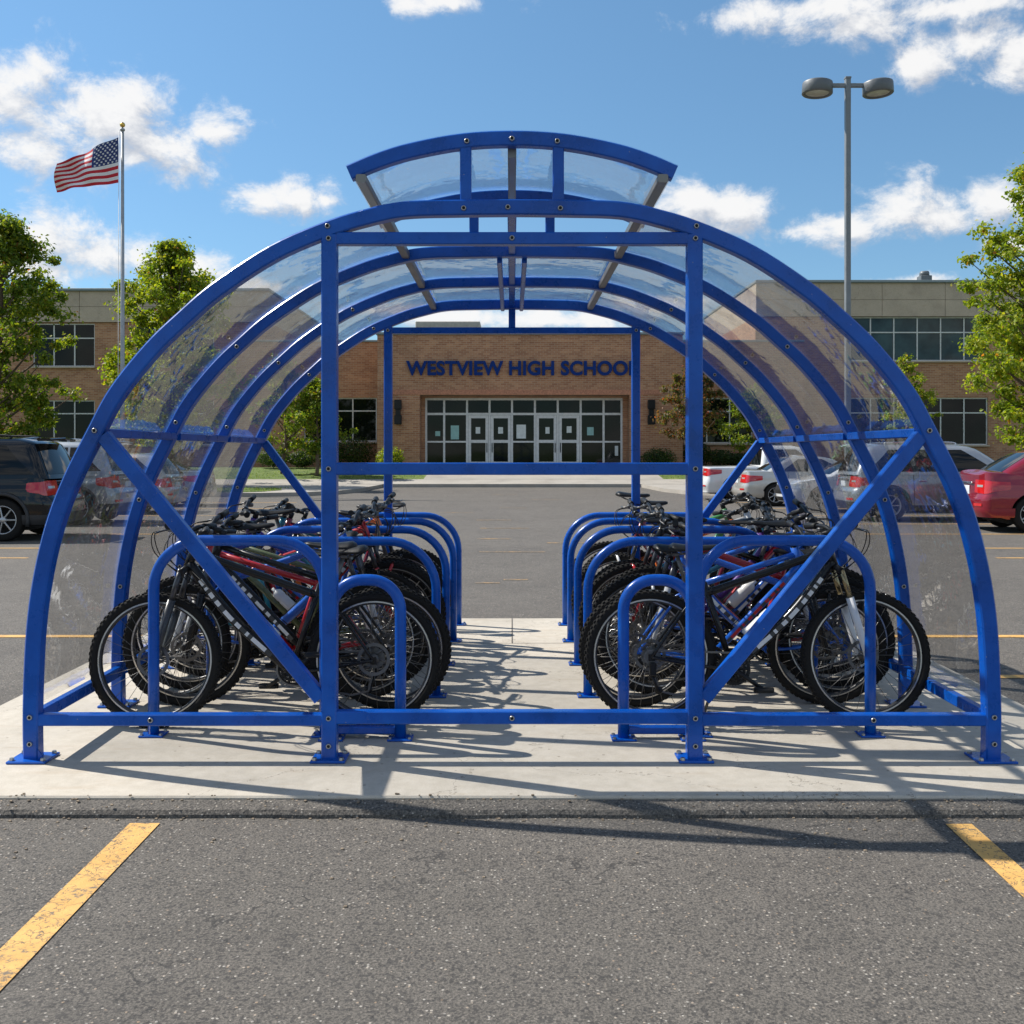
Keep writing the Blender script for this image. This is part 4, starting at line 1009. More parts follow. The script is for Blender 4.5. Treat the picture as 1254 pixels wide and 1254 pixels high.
for k, y in enumerate(FYS):
    b = MB(); w = T_ if k in (0, 3) else .066
    b.sweep([(x, y, z) for x, z in full2d], rect(w, .07, .007), (0, 1, 0)); sh('arch_rib', b)
    # base plates
    for s in (-1, 1):
        b = MB(); b.box((s * 2.345, y, .007), (.19, .17, .012), ch=.003)
        for (u, v) in ((-1, -1), (1, -1), (-1, 1), (1, 1)):
            b.lathe([(0, .026), (.011, .026), (.013, .020), (.013, .012)], 6, Matrix.Translation((s * 2.345 + u * .075, y + v * .062, 0)), 1, False)
        # gusset
        b.add([(s * 2.305, y - .04, .013), (s * 2.27, y - .04, .013), (s * 2.305, y - .04, .06), (s * 2.305, y - .034, .013), (s * 2.27, y - .034, .013), (s * 2.305, y - .034, .06)], [(0, 1, 2), (5, 4, 3), (0, 3, 4, 1), (1, 4, 5, 2), (2, 5, 3, 0)])
        sh('base_plate', b, [M['blue'], M['bolt']])
# front end frame
def post(x, y, z1, w=.074, d=.072):
    b = MB(); b.sweep([(x, y, .012), (x, y, z1)], rect(w, d, .006), (0, 1, 0)); sh('post', b)
    b = MB(); b.box((x, y, .007), (.17, .15, .012), ch=.003)
    for (u, v) in ((-1, -1), (1, -1), (-1, 1), (1, 1)): b.lathe([(0, .026), (.011, .026), (.013, .020), (.013, .012)], 6, Matrix.Translation((x + u * .065, y + v * .057, 0)), 1, False)
    sh('base_plate', b, [M['blue'], M['bolt']])
XPI = .892
for s in (-1, 1): post(s * XPI, 5.0 + .0, arch_z(XPI) - .03)
def beam(name, a, c, w, h, up=(0, 1, 0), m=None, ch=.005):
    b = MB(); b.beam(a, c, w, h, up, ch); return sh(name, b, m)
beam('cross_rail', (-XPI + .037, 5.0, 2.548), (XPI - .037, 5.0, 2.548), .060, .06)
beam('cross_rail', (-XPI + .037, 5.0, 1.424), (XPI - .037, 5.0, 1.424), .060, .06)
beam('cross_rail', (-XPI + .037, 5.0, .210), (XPI - .037, 5.0, .210), .062, .06)
for s in (-1, 1):
    beam('cross_rail', (s * (XPI + .037), 5.0, .198), (s * 2.308, 5.0, .198), .056, .058)
    beam('diagonal_brace', (s * 2.0, 5.002, 1.585), (s * (XPI + .045), 5.002, .300), .068, .056)
# rear end frame
for s in (-1, 1):
    post(s * 1.0, 8.25, arch_z(1.0) - .03, .066, .062)
    beam('diagonal_brace', (s * 2.0, 8.252, 1.585), (s * 1.04, 8.252, .30), .062, .05)
    beam('cross_rail', (s * 1.034, 8.25, .198), (s * 2.31, 8.25, .198), .05, .05)
beam('cross_rail', (-.967, 8.25, 2.49), (.967, 8.25, 2.49), .05, .05)
beam('cross_rail', (0, 8.25, 2.516), (0, 8.25, 2.665), .055, .05, (0, 1, 0))
# longitudinal rails, one per bay
for k in range(3):
    ya, yb = FYS[k] + .036, FYS[k + 1] - .036
    for s in (-1, 1):
        beam('side_rail', (s * 2.33, ya, .21), (s * 2.33, yb, .21), .045, .06, (0, 0, 1))
        beam('side_rail', (s * 2.015, ya, 1.60), (s * 2.015, yb, 1.60), .06, .045, (0, 0, 1))
beam('ridge_purlin', (0, 5.036, 2.70), (0, 8.2, 2.70), .045, .045, (0, 0, 1))
for s in (-1, 1):
    beam('ridge_purlin', (s * .075, FYS[1] + .04, 2.665), (s * .075, 8.2, 2.665), .03, .05, (0, 0, 1))
for s in (-1, 1):
    b = MB(); b.beam((s * .63, 5.036, arch_z(.63) + .005), (s * .63, 8.21, arch_z(.63) + .005), .045, .045, (0, 0, 1)); sh('roof_purlin', b, M['alu'])
# raised vent roof
VY = [5.0, 6.085]
vent2d = [(p.x, p.z) for p in spline([(x, 0, z) for x, z in ((-.795, 2.868), (-.66, 2.925), (-.5, 2.975), (-.25, 3.022), (0, 3.036), (.25, 3.022), (.5, 2.975), (.66, 2.925), (.795, 2.868))], 5)]
for k, y in enumerate(VY):
    b = MB(); w = .072 if k == 0 else .055
    b.sweep([(x, y, z) for x, z in vent2d], rect(w, .06, .006), (0, 1, 0)); sh('vent_arch', b)
    for x in (-.226, .226):
        b = MB(); b.sweep([(x, y, arch_z(x) + .028), (x, y, 3.022 - .03)], rect(.055, .05, .005), (0, 1, 0)); sh('vent_post', b)
for s in (-1, 1):
    b = MB(); b.beam((s * .735, 4.965, 2.838), (s * .735, 6.115, 2.838), .05, .04, (0, 0, 1)); sh('vent_edge_purlin', b, M['alu'])
b = MB(); b.beam((0, 5.04, 2.985), (0, 6.05, 2.985), .042, .05, (0, 0, 1)); sh('vent_ridge_purlin', b, M['alu'])
# clear roof panels: curved sheets with thickness, one per bay and side
def panel(line, ya, yb, off, name='roof_panel'):
    pts = [Vector((x, 0, z)) for x, z in line]; n = len(pts); nr = []
    for i in range(n):
        t = (pts[min(i + 1, n - 1)] - pts[max(i - 1, 0)]).normalized(); nr.append(Vector((-t.z, 0, t.x)))
    b = MB(); prof = [pts[i] + nr[i] * off for i in range(n)] + [pts[i] + nr[i] * (off + .004) for i in range(n - 1, -1, -1)]
    m = len(prof); vs = [(p.x, ya, p.z) for p in prof] + [(p.x, yb, p.z) for p in prof]
    fs = [(i, (i + 1) % m, m + (i + 1) % m, m + i) for i in range(m)]
    b.add(vs, fs, 0, True); sh(name, b, M['plexi'])
low = [p for p in full2d if p[0] < -.60 and p[1] > .19]
for k in range(3):
    ya, yb = FYS[k] + (-.03 if k == 0 else .003), FYS[k + 1] - .003
    panel(low, ya, yb, .036); panel([(-x, z) for x, z in low][::-1], ya, yb, .036)
    if k == 0: panel(vent2d, ya, yb, .034, 'vent_panel')
    else: panel([p for p in full2d if abs(p[0]) < .62], ya, yb, .036, 'crown_panel')
# bolts
bolt = None
def put_bolt(x, y, z, rx=0, ry=0):
    global bolt
    if bolt is None:
        b = MB(); b.lathe([(0, .004), (.0078, .004), (.0085, .009), (.0105, .009), (.0125, .0065), (.0135, 0)], 14, Matrix.Rotation(PI / 2, 4, 'X')); b.lathe([(0, .0062), (.0078, .0062)], 12, Matrix.Rotation(PI / 2, 4, 'X'), 1)
        bolt = b.build('bolt', [M['bolt'], M['well']], shelter); o = bolt
    else: o = cp(bolt, shelter)
    o.location = (x, y - 5, z)
yf = 5.0 - .0345
for s in (-1, 1):
    for (x, z) in ((2.345, .215), (2.345, .085), (XPI, .21), (XPI, .075), (XPI, 1.424), (XPI, 2.545), (XPI + .005, 2.605), (2.03, 1.61), (.235, 2.692), (.22, 3.018)):
        put_bolt(s * x, yf - (.0005 if z > 2.6 else .001), z)
    for (x, z) in ((1.76, .2),): put_bolt(s * x, 4.9705, z)
    for z in (2.49,): put_bolt(s * 1.0, 8.25 - .031, z)
for (x, z) in ((0, 3.03), (-.02, 2.697)): put_bolt(x, yf - .001, z)
put_bolt(0, 4.9695, .21); put_bolt(0, 4.9695, 2.548)
for s in (-1, 1):
    for k, y in ((1, FYS[1]), (2, FYS[2]), (3, FYS[3])):
        for q in (12, 22, 32, 44, 56): x, z = full2d[q]; put_bolt(s * x, y - .033, z)

# ------------------------------------------------------------------ hoops of the racks
def hoop(x0, x1, y, h, label, r=.24, tr=.027, bars=False):
    xm = (x0 + x1) / 2; w = abs(x1 - x0); root = empty('bike_rack_hoop', (xm, y, 0), label, 'bike rack', 'blue hoops of the bike racks')
    hw = w / 2; r = min(r, hw - .02); pts = [(-hw, 0, .01), (-hw, 0, (h - r) * .5), (-hw, 0, h - tr - r)]
    for i in range(1, 11): a = PI / 2 * i / 10; pts.append((-hw + r * (1 - math.cos(a)), 0, h - tr - r + r * math.sin(a)))
    full = pts + [(-p[0], 0, p[2]) for p in pts[::-1]]
    b = MB(); b.tube(full, tr, 14, up=(0, 1, 0)); b.build('hoop_tube', M['blue'], root)
    for s in (-1, 1):
        b = MB(); b.box((s * hw, 0, .006), (.13, .11, .010), ch=.003)
        for (u, v) in ((-1, -1), (1, -1), (-1, 1), (1, 1)): b.lathe([(0, .020), (.008, .020), (.010, .016), (.010, .011)], 6, Matrix.Translation((s * hw + u * .05, v * .04, 0)), 1, False)
        b.build('foot_plate', [M['blue'], M['bolt']], root)
    if bars:
        b = MB(); b.sweep([(-hw + .03, .02, .045), (hw - .03, .02, .045)], rect(.04, .05, .006), (0, 1, 0)); b.build('ground_bar', M['blue'], root)
    return root
side_name = {-1: 'left', 1: 'right'}
HY = [5.357, 6.30, 7.25, 8.14, 8.92]
ordn = ['second', 'third', 'fourth', 'fifth']
for s in (-1, 1):
    hoop(s * .585, s * .945, HY[0], .865, f'low narrow blue hoop beside the aisle, front of the {side_name[s]} rack', .20, .030, True)
    hoop(s * .995, s * 1.905, HY[0] + .07, 1.065, f'tall wide blue hoop behind the diagonal brace, front of the {side_name[s]} rack', .26, .029)
    b = MB()
    for k in range(4):
        hoop(s * .468, s * 1.86, HY[k + 1], .985, f'{ordn[k]} blue hoop from the front in the {side_name[s]} rack', .30, .028)

# ------------------------------------------------------------------ bicycles
RW = .345
def wheel_proto():
    T = Matrix.Translation((0, 0, 0)) @ Matrix.Rotation(PI / 2, 4, 'X')
    b = MB()  # hub + spokes
    b.lathe([(0, -.05), (.009, -.05), (.009, -.036), (.028, -.034), (.028, -.028), (.014, -.02), (.014, .02), (.028, .028), (.028, .034), (.009, .036), (.009, .05), (0, .05)], 14, T)
    for i in range(28):
        a = 2 * PI * i / 28; sd = 1 if i % 2 else -1; off = .42 * (1 if (i // 2) % 2 else -1)
        p0 = (.026 * math.cos(a + off), .031 * sd, .026 * math.sin(a + off)); p1 = ((RW - .055) * math.cos(a), .004 * sd, (RW - .055) * math.sin(a)); b.tube([p0, p1], .0013, 4)
    sp_ = b
    r = MB(); o = RW - .045
    r.lathe([(o - .018, -.009), (o - .012, -.013), (o, -.0135), (o + .004, -.012), (o + .004, .012), (o, .0135), (o - .012, .013), (o - .018, .009)], 56, T, 0, True, True)
    r.lathe([(o - .001, -.0142), (o - .008, -.0142)], 56, T, 1, True); r.lathe([(o - .008, .0142), (o - .001, .0142)], 56, T, 1, True)
    t = MB(); prof = []
    for i in range(12): a = 2 * PI * i / 12; prof.append((RW - .024 + .0225 * math.cos(a), .0235 * math.sin(a)))
    t.lathe(prof, 64, T, 0, True, True)
    for i in range(64):
        a = 2 * PI * i / 64
        for (yy, tilt, hh) in ((-.018, .65, .0), (-.0065, .15, .003), (.0065, -.15, .003), (.018, -.65, .0)):
            aa = a + (.049 if abs(yy) < .01 else 0)
            rr = RW - .024 + math.sqrt(max(0, .0235 ** 2 - yy * yy)) + .0012
            TT = Matrix.Rotation(-aa, 4, 'Y') @ Matrix.Translation((rr, yy, 0)) @ Matrix.Rotation(tilt * -1, 4, 'Z')
            t.box((0, 0, 0), (.008, .0095, .017), TT)
    d = MB()
    return sp_, r, t
WS, WR, WT = wheel_proto()
m_sp = WS.build('wheel', M['chrome'], None, False).data; m_spd = WS.build('wheel', M['dull'], None, False).data
m_rim = WR.build('rim', [M['rimdark'], M['rimbrake']], None, False).data; m_tyre = WT.build('tyre', M['rubber'], None, False).data
def disc_mesh():
    b = MB(); T = Matrix.Rotation(PI / 2, 4, 'X') @ Matrix.Translation((0, 0, -.03)); b.lathe([(.068, -.001), (.085, -.001), (.085, .001), (.068, .001)], 36, T, 0, False, True)
    for k in range(6): b.tube([T @ Vector((.02 * math.cos(k * PI / 3), .02 * math.sin(k * PI / 3), 0)), T @ Vector((.07 * math.cos(k * PI / 3 + .5), .07 * math.sin(k * PI / 3 + .5), 0))], .003, 4)
    return b.build('brake_disc', M['dull'], None, False).data
m_disc = disc_mesh()
def cassette_mesh():
    b = MB(); T = Matrix.Rotation(PI / 2, 4, 'X')
    for k in range(8):
        rr = .055 - .0038 * k; z = .022 + .004 * k; n = 24 - k
        vs = []; 
        for i in range(n * 2): a = PI * i / n; q = rr if i % 2 else rr - .004; vs.append((q * math.cos(a), q * math.sin(a), z))
        b.add(vs, [tuple(range(n * 2))], 0, False, T)
    b.lathe([(0, .056), (.012, .056), (.012, .02)], 10, T); return b.build('cassette', M['dull'], None, False).data
m_cas = cassette_mesh()
BB = Vector((.43, 0, .285)); ST = Vector((.285, 0, .73)); AXR = Vector((0, 0, RW)); AXF = Vector((1.13, 0, RW)); CR = Vector((.975, 0, .815)); HT = Vector((.93, 0, .935)); STEER = (HT - CR).normalized()
def frame_mesh(kind):
    b = MB(); up = (0, 1, 0)
    if kind == 0:
        b.tube([HT - STEER * .03, ST + (ST - BB).normalized() * -.03], .018, 10); b.tube([CR + STEER * .03, BB], .022, 10)
    elif kind == 1:
        b.tube(spline([HT - STEER * .035, Vector((.66, 0, .80)), ST - (ST - BB) * .12], 6), .021, 10, scales=None); b.tube(spline([CR + STEER * .03, Vector((.74, 0, .56)), BB + Vector((.01, 0, .01))], 6), .027, 10)
    else:   # low step frame
        b.tube(spline([HT - STEER * .05, Vector((.66, 0, .66)), BB.lerp(ST, .52)], 6), .018, 10); b.tube(spline([CR + STEER * .03, Vector((.74, 0, .50)), BB], 6), .021, 10)
    b.tube([BB, ST], .0165, 10); b.tube([CR - STEER * .01, HT + STEER * .012], .024, 12)
    for s in (-1, 1):
        b.tube(spline([BB + Vector((-.02, s * .03, 0)), Vector((.25, s * .045, .30)), AXR + Vector((.0, s * .062, 0))], 5), .0095, 7)
        b.tube(spline([ST + Vector((-.0, s * .016, -.06)), Vector((.2, s * .04, .62)), AXR + Vector((0, s * .062, .0))], 5), .0085, 7)
        b.box((0, s * .062, RW), (.035, .006, .035), ch=.002)
    b.tube([BB + Vector((0, -.037, 0)), BB + Vector((0, .037, 0))], .024, 12, up=(1, 0, 0))
    b.tube([Vector((.19, -.04, .60)), Vector((.19, .04, .60))], .008, 6, up=(1, 0, 0))
    return b.build('frame', M['blackm'], None, False).data
m_frames = [frame_mesh(k) for k in range(3)]
def decal_mesh(kind, s):                # broken graphic stripe along one side of the down tube
    b = MB(); A = CR + STEER * .03; B_ = BB; rr = .0235 if kind == 0 else .0275
    mids = {0: None, 1: Vector((.74, 0, .56)), 2: Vector((.74, 0, .50))}[kind]; path = spline([A, mids, B_], 8) if mids else [A.lerp(B_, t / 16) for t in range(17)]
    n = len(path); i0, i1 = int(n * .22), int(n * .80)
    for i in range(i0, i1):
        p, q = path[i], path[i + 1]; t = (q - p).normalized(); nn = t.cross(Vector((0, 1, 0))).normalized(); y = s * (rr * .95 + .0015)
        for (f0, f1) in ((0, .3), (.3, .7), (.7, 1)):
            h = rr * .40; p2 = p.lerp(q, f0); q2 = p.lerp(q, f1)
            if f0 == .3: h0, h1 = -h * .25, h * .25
            o_ = [(p2 - nn * h), (q2 - nn * h), (q2 + nn * h), (p2 + nn * h)]
            b.add([v + Vector((0, y, 0)) for v in o_], [(0, 1, 2, 3)], 1 if (f0 == .3 and i % 4 != 3) or (f0 == .7 and i % 3 == 0) else 0)
    return b.build('frame_decal', [PAINT['white'], PAINT['grey']], None, False).data
m_decals = [[decal_mesh(k, sg) for sg in (-1, 1)] for k in range(3)]
def fork_mesh():
    b = MB(); d = (AXF - CR).normalized()
    b.tube([CR + Vector((-.0, -.075, 0)) + STEER * -.02, CR + STEER * .008, CR + Vector((0, .075, 0)) + STEER * -.02], .018, 8, mi=0, up=(1, 0, 0))
    for s in (-1, 1):
        top = CR + Vector((.01, s * .062, .0)); bot = AXF + Vector((0, s * .062, 0)) + Vector((-.012, 0, 0)); k = top.lerp(bot, .36)
        b.tube([top, k], .0145, 10, mi=1); b.tube([k - d * .012, k.lerp(bot, .6), bot, bot + d * .02], .0215, 10, mi=2, scales=[1, .93, .78, .6])
        b.box(tuple(AXF + Vector((0, s * .06, 0))), (.03, .012, .04), mi=2, ch=.003)
    a = CR.lerp(AXF, .43); pts = [a + Vector((.03 + .07 * math.cos(t) * .3 + .04, .068 * math.sin(t), .07 * math.cos(t))) for t in [R(q) for q in range(-90, 91, 30)]]
    b.tube(pts, .011, 6, mi=2)
    b.tube([CR - STEER * .0, HT + STEER * .03], .014, 8, mi=0)
    return b.build('fork', [M['blackm'], M['brass'], M['blackm']], None, False).data
m_fork = fork_mesh()
def rigidfork_mesh():
    b = MB(); b.tube([CR + STEER * -.01 + Vector((0, -.05, 0)), CR, CR + STEER * -.01 + Vector((0, .05, 0))], .015, 8, up=(1, 0, 0))
    for s in (-1, 1): b.tube(spline([CR + Vector((0, s * .05, 0)), CR.lerp(AXF, .6) + Vector((-.015, s * .055, 0)), AXF + Vector((0, s * .06, 0))], 5), .013, 8, scales=[1 - .035 * i for i in range(11)])
    b.tube([CR, HT + STEER * .03], .014, 8); return b.build('fork', [M['blackm'], M['brass'], M['blackm']], None, False).data
m_rfork = rigidfork_mesh()
SH = HT + STEER * .05; BC = SH + Vector((.075, 0, .025))
def bar_mesh():
    b = MB(); b.tube([SH - STEER * .035, SH + STEER * .012], .019, 10); b.tube([SH, BC], .016, 8); b.tube([BC + Vector((0, -.03, 0)), BC + Vector((0, .03, 0))], .021, 10, up=(1, 0, 0))
    b.tube(spline([BC + Vector((-.035, -.33, .028)), BC + Vector((-.012, -.15, .024)), BC + Vector((0, -.06, 0)), BC + Vector((0, .06, 0)), BC + Vector((-.012, .15, .024)), BC + Vector((-.035, .33, .028))], 5), .0125, 8, up=(1, 0, 0.1))
    return b.build('handlebar', M['blackm'], None, False).data
m_bar = bar_mesh()
def side_mesh(name, fn_, m):
    r = []
    for s in (-1, 1): b = MB(); fn_(b, s); r.append(b.build(name, m, None, False).data)
    return r
def _grip(b, s): b.tube([BC + Vector((-.022, s * .215, .026)), BC + Vector((-.028, s * .26, .027)), BC + Vector((-.036, s * .34, .028))], .0175, 10, up=(1, 0, 0), scales=[1.12, 1, 1.1])
def _lever(b, s):
    a = BC + Vector((-.015, s * .19, .024)); b.box(tuple(a + Vector((.012, 0, -.012))), (.045, .035, .03), ch=.006)
    b.tube(spline([a + Vector((.03, 0, -.012)), a + Vector((.062, s * .03, -.022)), a + Vector((.055, s * .12, -.032))], 4), .0055, 6); b.box(tuple(a + Vector((-.005, -s * .04, -.02))), (.05, .035, .025), ch=.006)
def _pedal(b, s):
    d = Vector((math.cos(R(-35 if s > 0 else 145)), 0, math.sin(R(-35 if s > 0 else 145)))) * .17; c = BB + d + Vector((0, -s * .115, 0)); b.box(tuple(c), (.09, .075, .020), ch=.005); b.box(tuple(c), (.104, .02, .026), ch=.003)
m_grip = side_mesh('grip', _grip, M['blackp']); m_lever = side_mesh('brake_lever', _lever, M['dull']); m_pedal = side_mesh('pedal', _pedal, M['blackp'])
def crank_mesh():
    b = MB(); T = Matrix.Translation(BB) @ Matrix.Rotation(PI / 2, 4, 'X')
    for (ro, ri, z, nt) in ((.088, .068, .045, 36), (.066, .050, .038, 28)):
        vs = []; fs = []; n = nt * 2
        for i in range(n):
            a = 2 * PI * i / n; q = ro if i % 2 else ro - .005
            for zz in (z, z + .003): vs += [(q * math.cos(a), q * math.sin(a), zz), (ri * math.cos(a), ri * math.sin(a), zz)]
        for i in range(n):
            j = (i + 1) % n; o, e = i * 4, j * 4; fs += [(o, o + 1, e + 1, e), (o + 2, e + 2, e + 3, o + 3), (o, e, e + 2, o + 2), (o + 1, o + 3, e + 3, e + 1)]
        b.add(vs, fs, 0, False, T)
    for k in range(5): a = 2 * PI * k / 5; b.tube([T @ Vector((.01 * math.cos(a), .01 * math.sin(a), .048)), T @ Vector((.072 * math.cos(a), .072 * math.sin(a), .044))], .008, 6)
    b.tube([BB + Vector((0, -.075, 0)), BB + Vector((0, .075, 0))], .012, 8, up=(1, 0, 0))
    for s in (-1, 1):
        d = Vector((math.cos(R(-35 if s > 0 else 145)), 0, math.sin(R(-35 if s > 0 else 145)))) * .17; b.tube([BB + Vector((0, -s * .062, 0)), BB + d * .5 + Vector((0, -s * .07, 0)), BB + d + Vector((0, -s * .078, 0))], .0115, 8, scales=[1.3, 1, 1])
    return b.build('crankset', M['blackm'], None, False).data
m_crank = crank_mesh()
def chain_mesh():
    b = MB(); y = -.043; pts = []
    for i in range(13): a = PI / 2 - PI * i / 12; pts.append((BB.x + .083 * math.cos(a), y, BB.z + .083 * math.sin(a)))
    pts += [(.12, y, .15), (.035, y, .17)]
    for i in range(13): a = -PI / 2 - PI * i / 12 * .9; pts.append((.036 * math.cos(a), y, RW + .036 * math.sin(a)))
    b.sweep(pts, [(-.005, -.003), (.005, -.003), (.005, .003), (-.005, .003)], (0, 1, 0), closed=True); return b.build('chain', M['dull'], None, False).data
m_chain = chain_mesh()
def mech_mesh():
    b = MB(); b.box((.005, -.07, .285), (.035, .03, .07), Matrix.Identity(4), ch=.006); b.tube([(0, -.066, .26), (.03, -.06, .17)], .008, 6)
    for c in ((.005, -.055, .255), (.035, -.055, .175)): b.lathe([(0, -.004), (.02, -.004), (.022, 0), (.02, .004), (0, .004)], 12, Matrix.Translation(c) @ Matrix.Rotation(PI / 2, 4, 'X'))
    return b.build('rear_derailleur', M['blackm'], None, False).data
m_mech = mech_mesh()
def saddle_mesh():
    b = MB(); n = 14; k = 12; vs = []; fs = []
    for i in range(n + 1):
        t = i / n; x = -.135 + .27 * t; w = .07 * (1 - t) ** .9 * (1 - .12 * math.exp(-((t - .0) / .08) ** 2) * 3) + .019; w = max(w, .012)
        if i == 0: w *= .72
        if i == n: w *= .6
        zc_ = .012 * (1 - t) - .018 * math.sin(PI * t) * .5 + (.0 if i else -.008); th = .030 if 0 < i < n else .018
        for j in range(k):
            a = 2 * PI * j / k; yy = w * math.cos(a); zz = th * .5 * math.sin(a) + (-.018 * (yy / .07) ** 2); vs.append((x, yy, zc_ + zz))
    for i in range(n):
        for j in range(k): g = (j + 1) % k; fs.append((i * k + j, i * k + g, (i + 1) * k + g, (i + 1) * k + j))
    fs.append(tuple(range(k))[::-1]); fs.append(tuple(n * k + j for j in range(k))); b.add(vs, fs, 0, True)
    for s in (-1, 1): b.tube(spline([(-.10, s * .035, -.012), (-.05, s * .022, -.038), (.03, s * .02, -.038), (.11, s * .006, -.014)], 4), .0035, 5, mi=1)
    b.box((-.01, 0, -.038), (.04, .05, .022), mi=1, ch=.004)
    return b.build('saddle', [M['saddle'], M['dull']], None, False).data
m_saddle = saddle_mesh()
b = MB(); b.tube([(0, 0, -.24), (0, 0, 0)], .0135, 10); m_post = b.build('seat_post', M['dull'], None, False).data
def cable_mesh():
    b = MB(); rnd = random.Random(4)
    for s in (-1, 1):
        for q in range(2):
            a = BC + Vector((.03, s * (.17 - .03 * q), .01)); e = CR + Vector((.03 - .06 * q, s * .03, -.02 - .05 * q))
            b.tube(spline([a, a + Vector((.09, -s * .03, -.02)), a.lerp(e, .55) + Vector((.11, -s * .03, 0)), e], 6), .0028, 5)
    b.tube([CR.lerp(BB, .05) + Vector((0, .026, .02)), BB + Vector((.02, .026, .05))], .0026, 5)
    return b.build('brake_cable', M['blackp'], None, False).data
m_cable = cable_mesh()
def bottle_mesh():
    A = CR.lerp(BB, .62); d = (CR - BB).normalized(); nrm = Vector((-d.z, 0, d.x)); T = Matrix.Translation(A + nrm * .062 - d * .03) @ d.to_track_quat('Z', 'Y').to_matrix().to_4x4()
    b = MB(); b.lathe([(0, -.09), (.034, -.09), (.036, -.08), (.036, .02), (.032, .03), (.036, .045), (.034, .085), (.018, .10), (.012, .105), (.012, .125), (0, .127)], 18, T); return b.build('water_bottle', M['bottle'], None, False).data
m_bottle = bottle_mesh()
b = MB(); b.tube([(.36, .05, .27), (.33, .10, .12), (.30, .15, .0)], .008, 7); m_kick = b.build('kickstand', M['dull'], None, False).data
def make_bike(loc, rz, lean, frame_c, kind, fork_c, steer, label, saddle_h=.20, bottle=False, kick=False, decal=None, rigid=False, scale=1.06, roll=0, spk=False, hb=0):
    root = empty('bicycle', loc, label, 'bicycle', 'bicycles parked in the racks'); root.rotation_euler = (lean, 0, rz); root.scale = (scale,) * 3
    def part(data, parent=root, mtx=None, m=None, slot=0):
        o = bpy.data.objects.new(data.name.split('.')[0], data); col.objects.link(o); o.parent = parent
        if mtx is not None: o.matrix_basis = mtx
        if m is not None: o.material_slots[slot].link = 'OBJECT'; o.material_slots[slot].material = m
        return o
    fr = part(m_frames[kind], m=PAINT[frame_c])
    if decal:
        for dm in m_decals[kind]: part(dm, fr, m=PAINT[decal])
    S_ = Matrix.Translation(CR) @ Matrix.Rotation(steer, 4, STEER) @ Matrix.Translation(-CR)
    f = part(m_rfork if rigid else m_fork, mtx=S_, m=PAINT[fork_c], slot=2)
    if fork_c != 'white' or frame_c != 'black': f.material_slots[1].link = 'OBJECT'; f.material_slots[1].material = M['stanchion']
    if rigid: f.material_slots[0].link = 'OBJECT'; f.material_slots[0].material = PAINT[fork_c]
    for ax, st in ((AXR, None), (AXF, S_)):
        T = Matrix.Translation(ax) @ Matrix.Rotation(roll + ax.x, 4, 'Y'); T = (st @ T) if st is not None else T
        w = part(m_spd if spk else m_sp, mtx=T); part(m_rim, w); part(m_tyre, w); part(m_disc, w)
        if st is None: part(m_cas, w)
    h = part(m_bar, mtx=S_ @ Matrix.Rotation(0, 4, 'X'))
    for s in (0, 1): part(m_grip[s], h); part(m_lever[s], h)
    part(m_cable, mtx=S_)
    c = part(m_crank)
    for s in (0, 1): part(m_pedal[s], c)
    part(m_chain); part(m_mech)
    d = (ST - BB).normalized(); top = ST + d * saddle_h
    part(m_post, mtx=Matrix.Translation(top - Vector((0, 0, .0))) @ d.to_track_quat('Z', 'Y').to_matrix().to_4x4())
    part(m_saddle, mtx=Matrix.Translation(top + Vector((.0, 0, .045))) @ Matrix.Rotation(R(random.uniform(-3, 3)), 4, 'Y'))
    if bottle: part(m_bottle)
    if kick: part(m_kick)
    return root
def bike(s, Y, xin, outward, *a, yaw=0, **k):
    """s side; xin: |X| of the wheel centre nearest the aisle; outward: front wheel away from the aisle"""
    sc_ = k.get('scale', 1.06); wb = 1.13 * sc_
    if outward: x = s * xin; rz = 0 if s > 0 else PI
    else: x = s * (xin + wb); rz = PI if s > 0 else 0
    return make_bike((x, Y, 0), rz + yaw, *a, **k)
LN = R(4)
# left rack, front to back
bike(-1, 5.62, 0.76, True, R(3), 'black', 1, 'grey', R(-4), 'black mountain bike with grey fork and knobbly tyres, front of the left rack', .17, decal='white', bottle=True, spk=True, roll=.3, yaw=R(1.5))
bike(-1, 5.98, 0.72, True, R(-3), 'black', 0, 'black', R(10), 'plain black bicycle with black fork, second from the front of the left rack', .12, decal='white', roll=.7, yaw=R(-3), spk=True)
bike(-1, 6.50, 0.86, False, R(4), 'blue', 1, 'white', R(-12), 'bright blue bicycle with white fork, third from the front of the left rack', .16, roll=.1, yaw=R(0.4), scale=1.060)
bike(-1, 6.86, 0.94, True, R(-4), 'olive', 0, 'black', R(6), 'olive green bicycle with white water bottle, fourth from the front of the left rack', .20, bottle=True, yaw=R(-0.3), scale=1.000, spk=True)
bike(-1, 7.18, 0.84, False, R(5), 'red', 1, 'red', R(-9), 'bright red bicycle with wide handlebar towards the aisle, middle of the left rack', .16, decal='white', yaw=R(4.1), scale=1.080, spk=True)
bike(-1, 7.55, 0.9, True, R(-3), 'purple', 2, 'black', R(14), 'purple step-through bicycle, sixth from the front of the left rack', .22, rigid=True, yaw=R(-2.7), scale=1.080, spk=True)
bike(-1, 7.95, 0.84, False, R(4), 'orange', 0, 'black', R(-14), 'orange bicycle with black fork, third from the back of the left rack', .21, decal='white', yaw=R(0.5), scale=1.080, spk=True)
bike(-1, 8.38, 0.92, True, R(-3), 'teal', 1, 'silver', R(8), 'teal bicycle with silver fork and high saddle, second from the back of the left rack', .27, yaw=R(-3.5), scale=1.030)
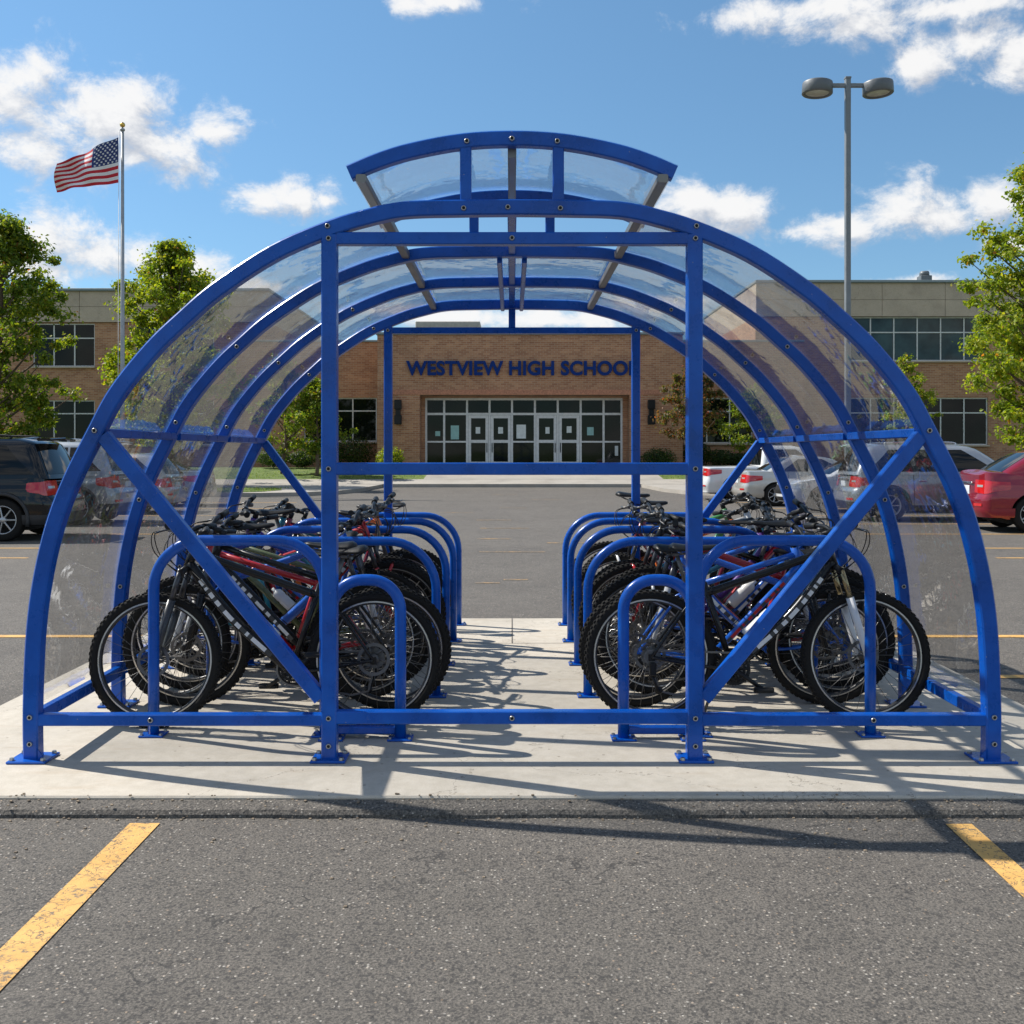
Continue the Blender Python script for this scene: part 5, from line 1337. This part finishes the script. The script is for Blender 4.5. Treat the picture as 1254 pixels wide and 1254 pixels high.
bike(-1, 8.72, 0.86, True, R(4), 'grey', 0, 'black', R(-8), 'dark grey bicycle with high saddle, last in the left rack', .30, yaw=R(0.2), scale=1.000, spk=True)
# right rack
bike(1, 5.70, 0.775, True, R(-3), 'black', 1, 'white', R(5), 'black mountain bike with white suspension fork, front of the right rack', .15, decal='white', bottle=True, kick=True, roll=.2, yaw=R(-1), spk=True)
bike(1, 6.05, 0.74, True, R(3), 'blue', 0, 'black', R(-8), 'deep blue bicycle with black fork, second from the front of the right rack', .18, decal='red', roll=.5, yaw=R(2), scale=1.000, spk=True)
bike(1, 6.52, 0.84, False, R(-4), 'red', 1, 'black', R(12), 'red bicycle with black fork, third from the front of the right rack', .16, decal='white', yaw=R(-4.7), scale=1.060, spk=True)
bike(1, 6.88, 0.92, True, R(4), 'blue', 0, 'blue', R(-10), 'blue bicycle with blue fork, fourth from the front of the right rack', .22, decal='white', bottle=True, yaw=R(2.2), scale=1.080)
bike(1, 7.20, 0.82, False, R(-5), 'black', 0, 'red', R(8), 'black bicycle with red fork, handlebar towards the aisle, middle of the right rack', .18, decal='red', yaw=R(4.2), scale=1.080)
bike(1, 7.58, 0.88, True, R(3), 'teal', 2, 'teal', R(-14), 'teal step-through bicycle, sixth from the front of the right rack', .22, rigid=True, yaw=R(0.8), scale=1.030)
bike(1, 7.98, 0.82, False, R(-4), 'maroon', 1, 'white', R(12), 'maroon bicycle with white fork, third from the back of the right rack', .18, decal='white', yaw=R(-4.0), scale=1.030, spk=True)
bike(1, 8.36, 0.9, True, R(3), 'white', 0, 'black', R(-8), 'white bicycle with black fork, second from the back of the right rack', .26, decal='blue', yaw=R(-2.4), scale=1.080)
bike(1, 8.70, 0.84, True, R(-4), 'green', 1, 'black', R(8), 'green bicycle with high black saddle, last in the right rack', .30, yaw=R(3.6), scale=1.080, spk=True)

# bicycles squeezed in between the others
bike(-1, 6.24, .90, True, R(2), 'red', 0, 'white', R(-14), 'red bicycle with white fork squeezed between the second and third bicycles of the left rack', .12, decal='red', roll=.4, yaw=R(4), scale=1.0, spk=True)
bike(-1, 7.03, .92, False, R(-6), 'teal', 0, 'black', R(10), 'teal bicycle squeezed behind the olive bicycle in the left rack', .10, decal='white', yaw=R(-4), scale=1.02)
bike(-1, 7.38, .88, True, R(-7), 'blue', 1, 'red', R(-18), 'blue bicycle with red fork leaning beside the purple bicycle', .14, decal='red', yaw=R(3), scale=1.0)
bike(-1, 8.16, .86, True, R(6), 'maroon', 0, 'white', R(16), 'maroon bicycle with white fork near the back of the left rack', .18, yaw=R(-3), scale=1.03, spk=True)
bike(1, 6.28, .88, False, R(5), 'blue', 1, 'silver', R(-12), 'blue bicycle with silver fork squeezed behind the two front bicycles of the right rack', .12, decal='white', yaw=R(-4), scale=1.0, spk=True)
bike(1, 7.04, .90, True, R(-6), 'red', 0, 'white', R(14), 'bright red bicycle with white fork, middle of the right rack', .14, decal='white', yaw=R(4), scale=1.02)
bike(1, 7.40, .84, True, R(7), 'purple', 1, 'black', R(-10), 'purple bicycle leaning over in the middle of the right rack', .12, yaw=R(-2), scale=1.0)
bike(1, 8.17, .84, True, R(-6), 'orange', 0, 'black', R(12), 'orange bicycle near the back of the right rack', .20, yaw=R(3), scale=1.02, spk=True)
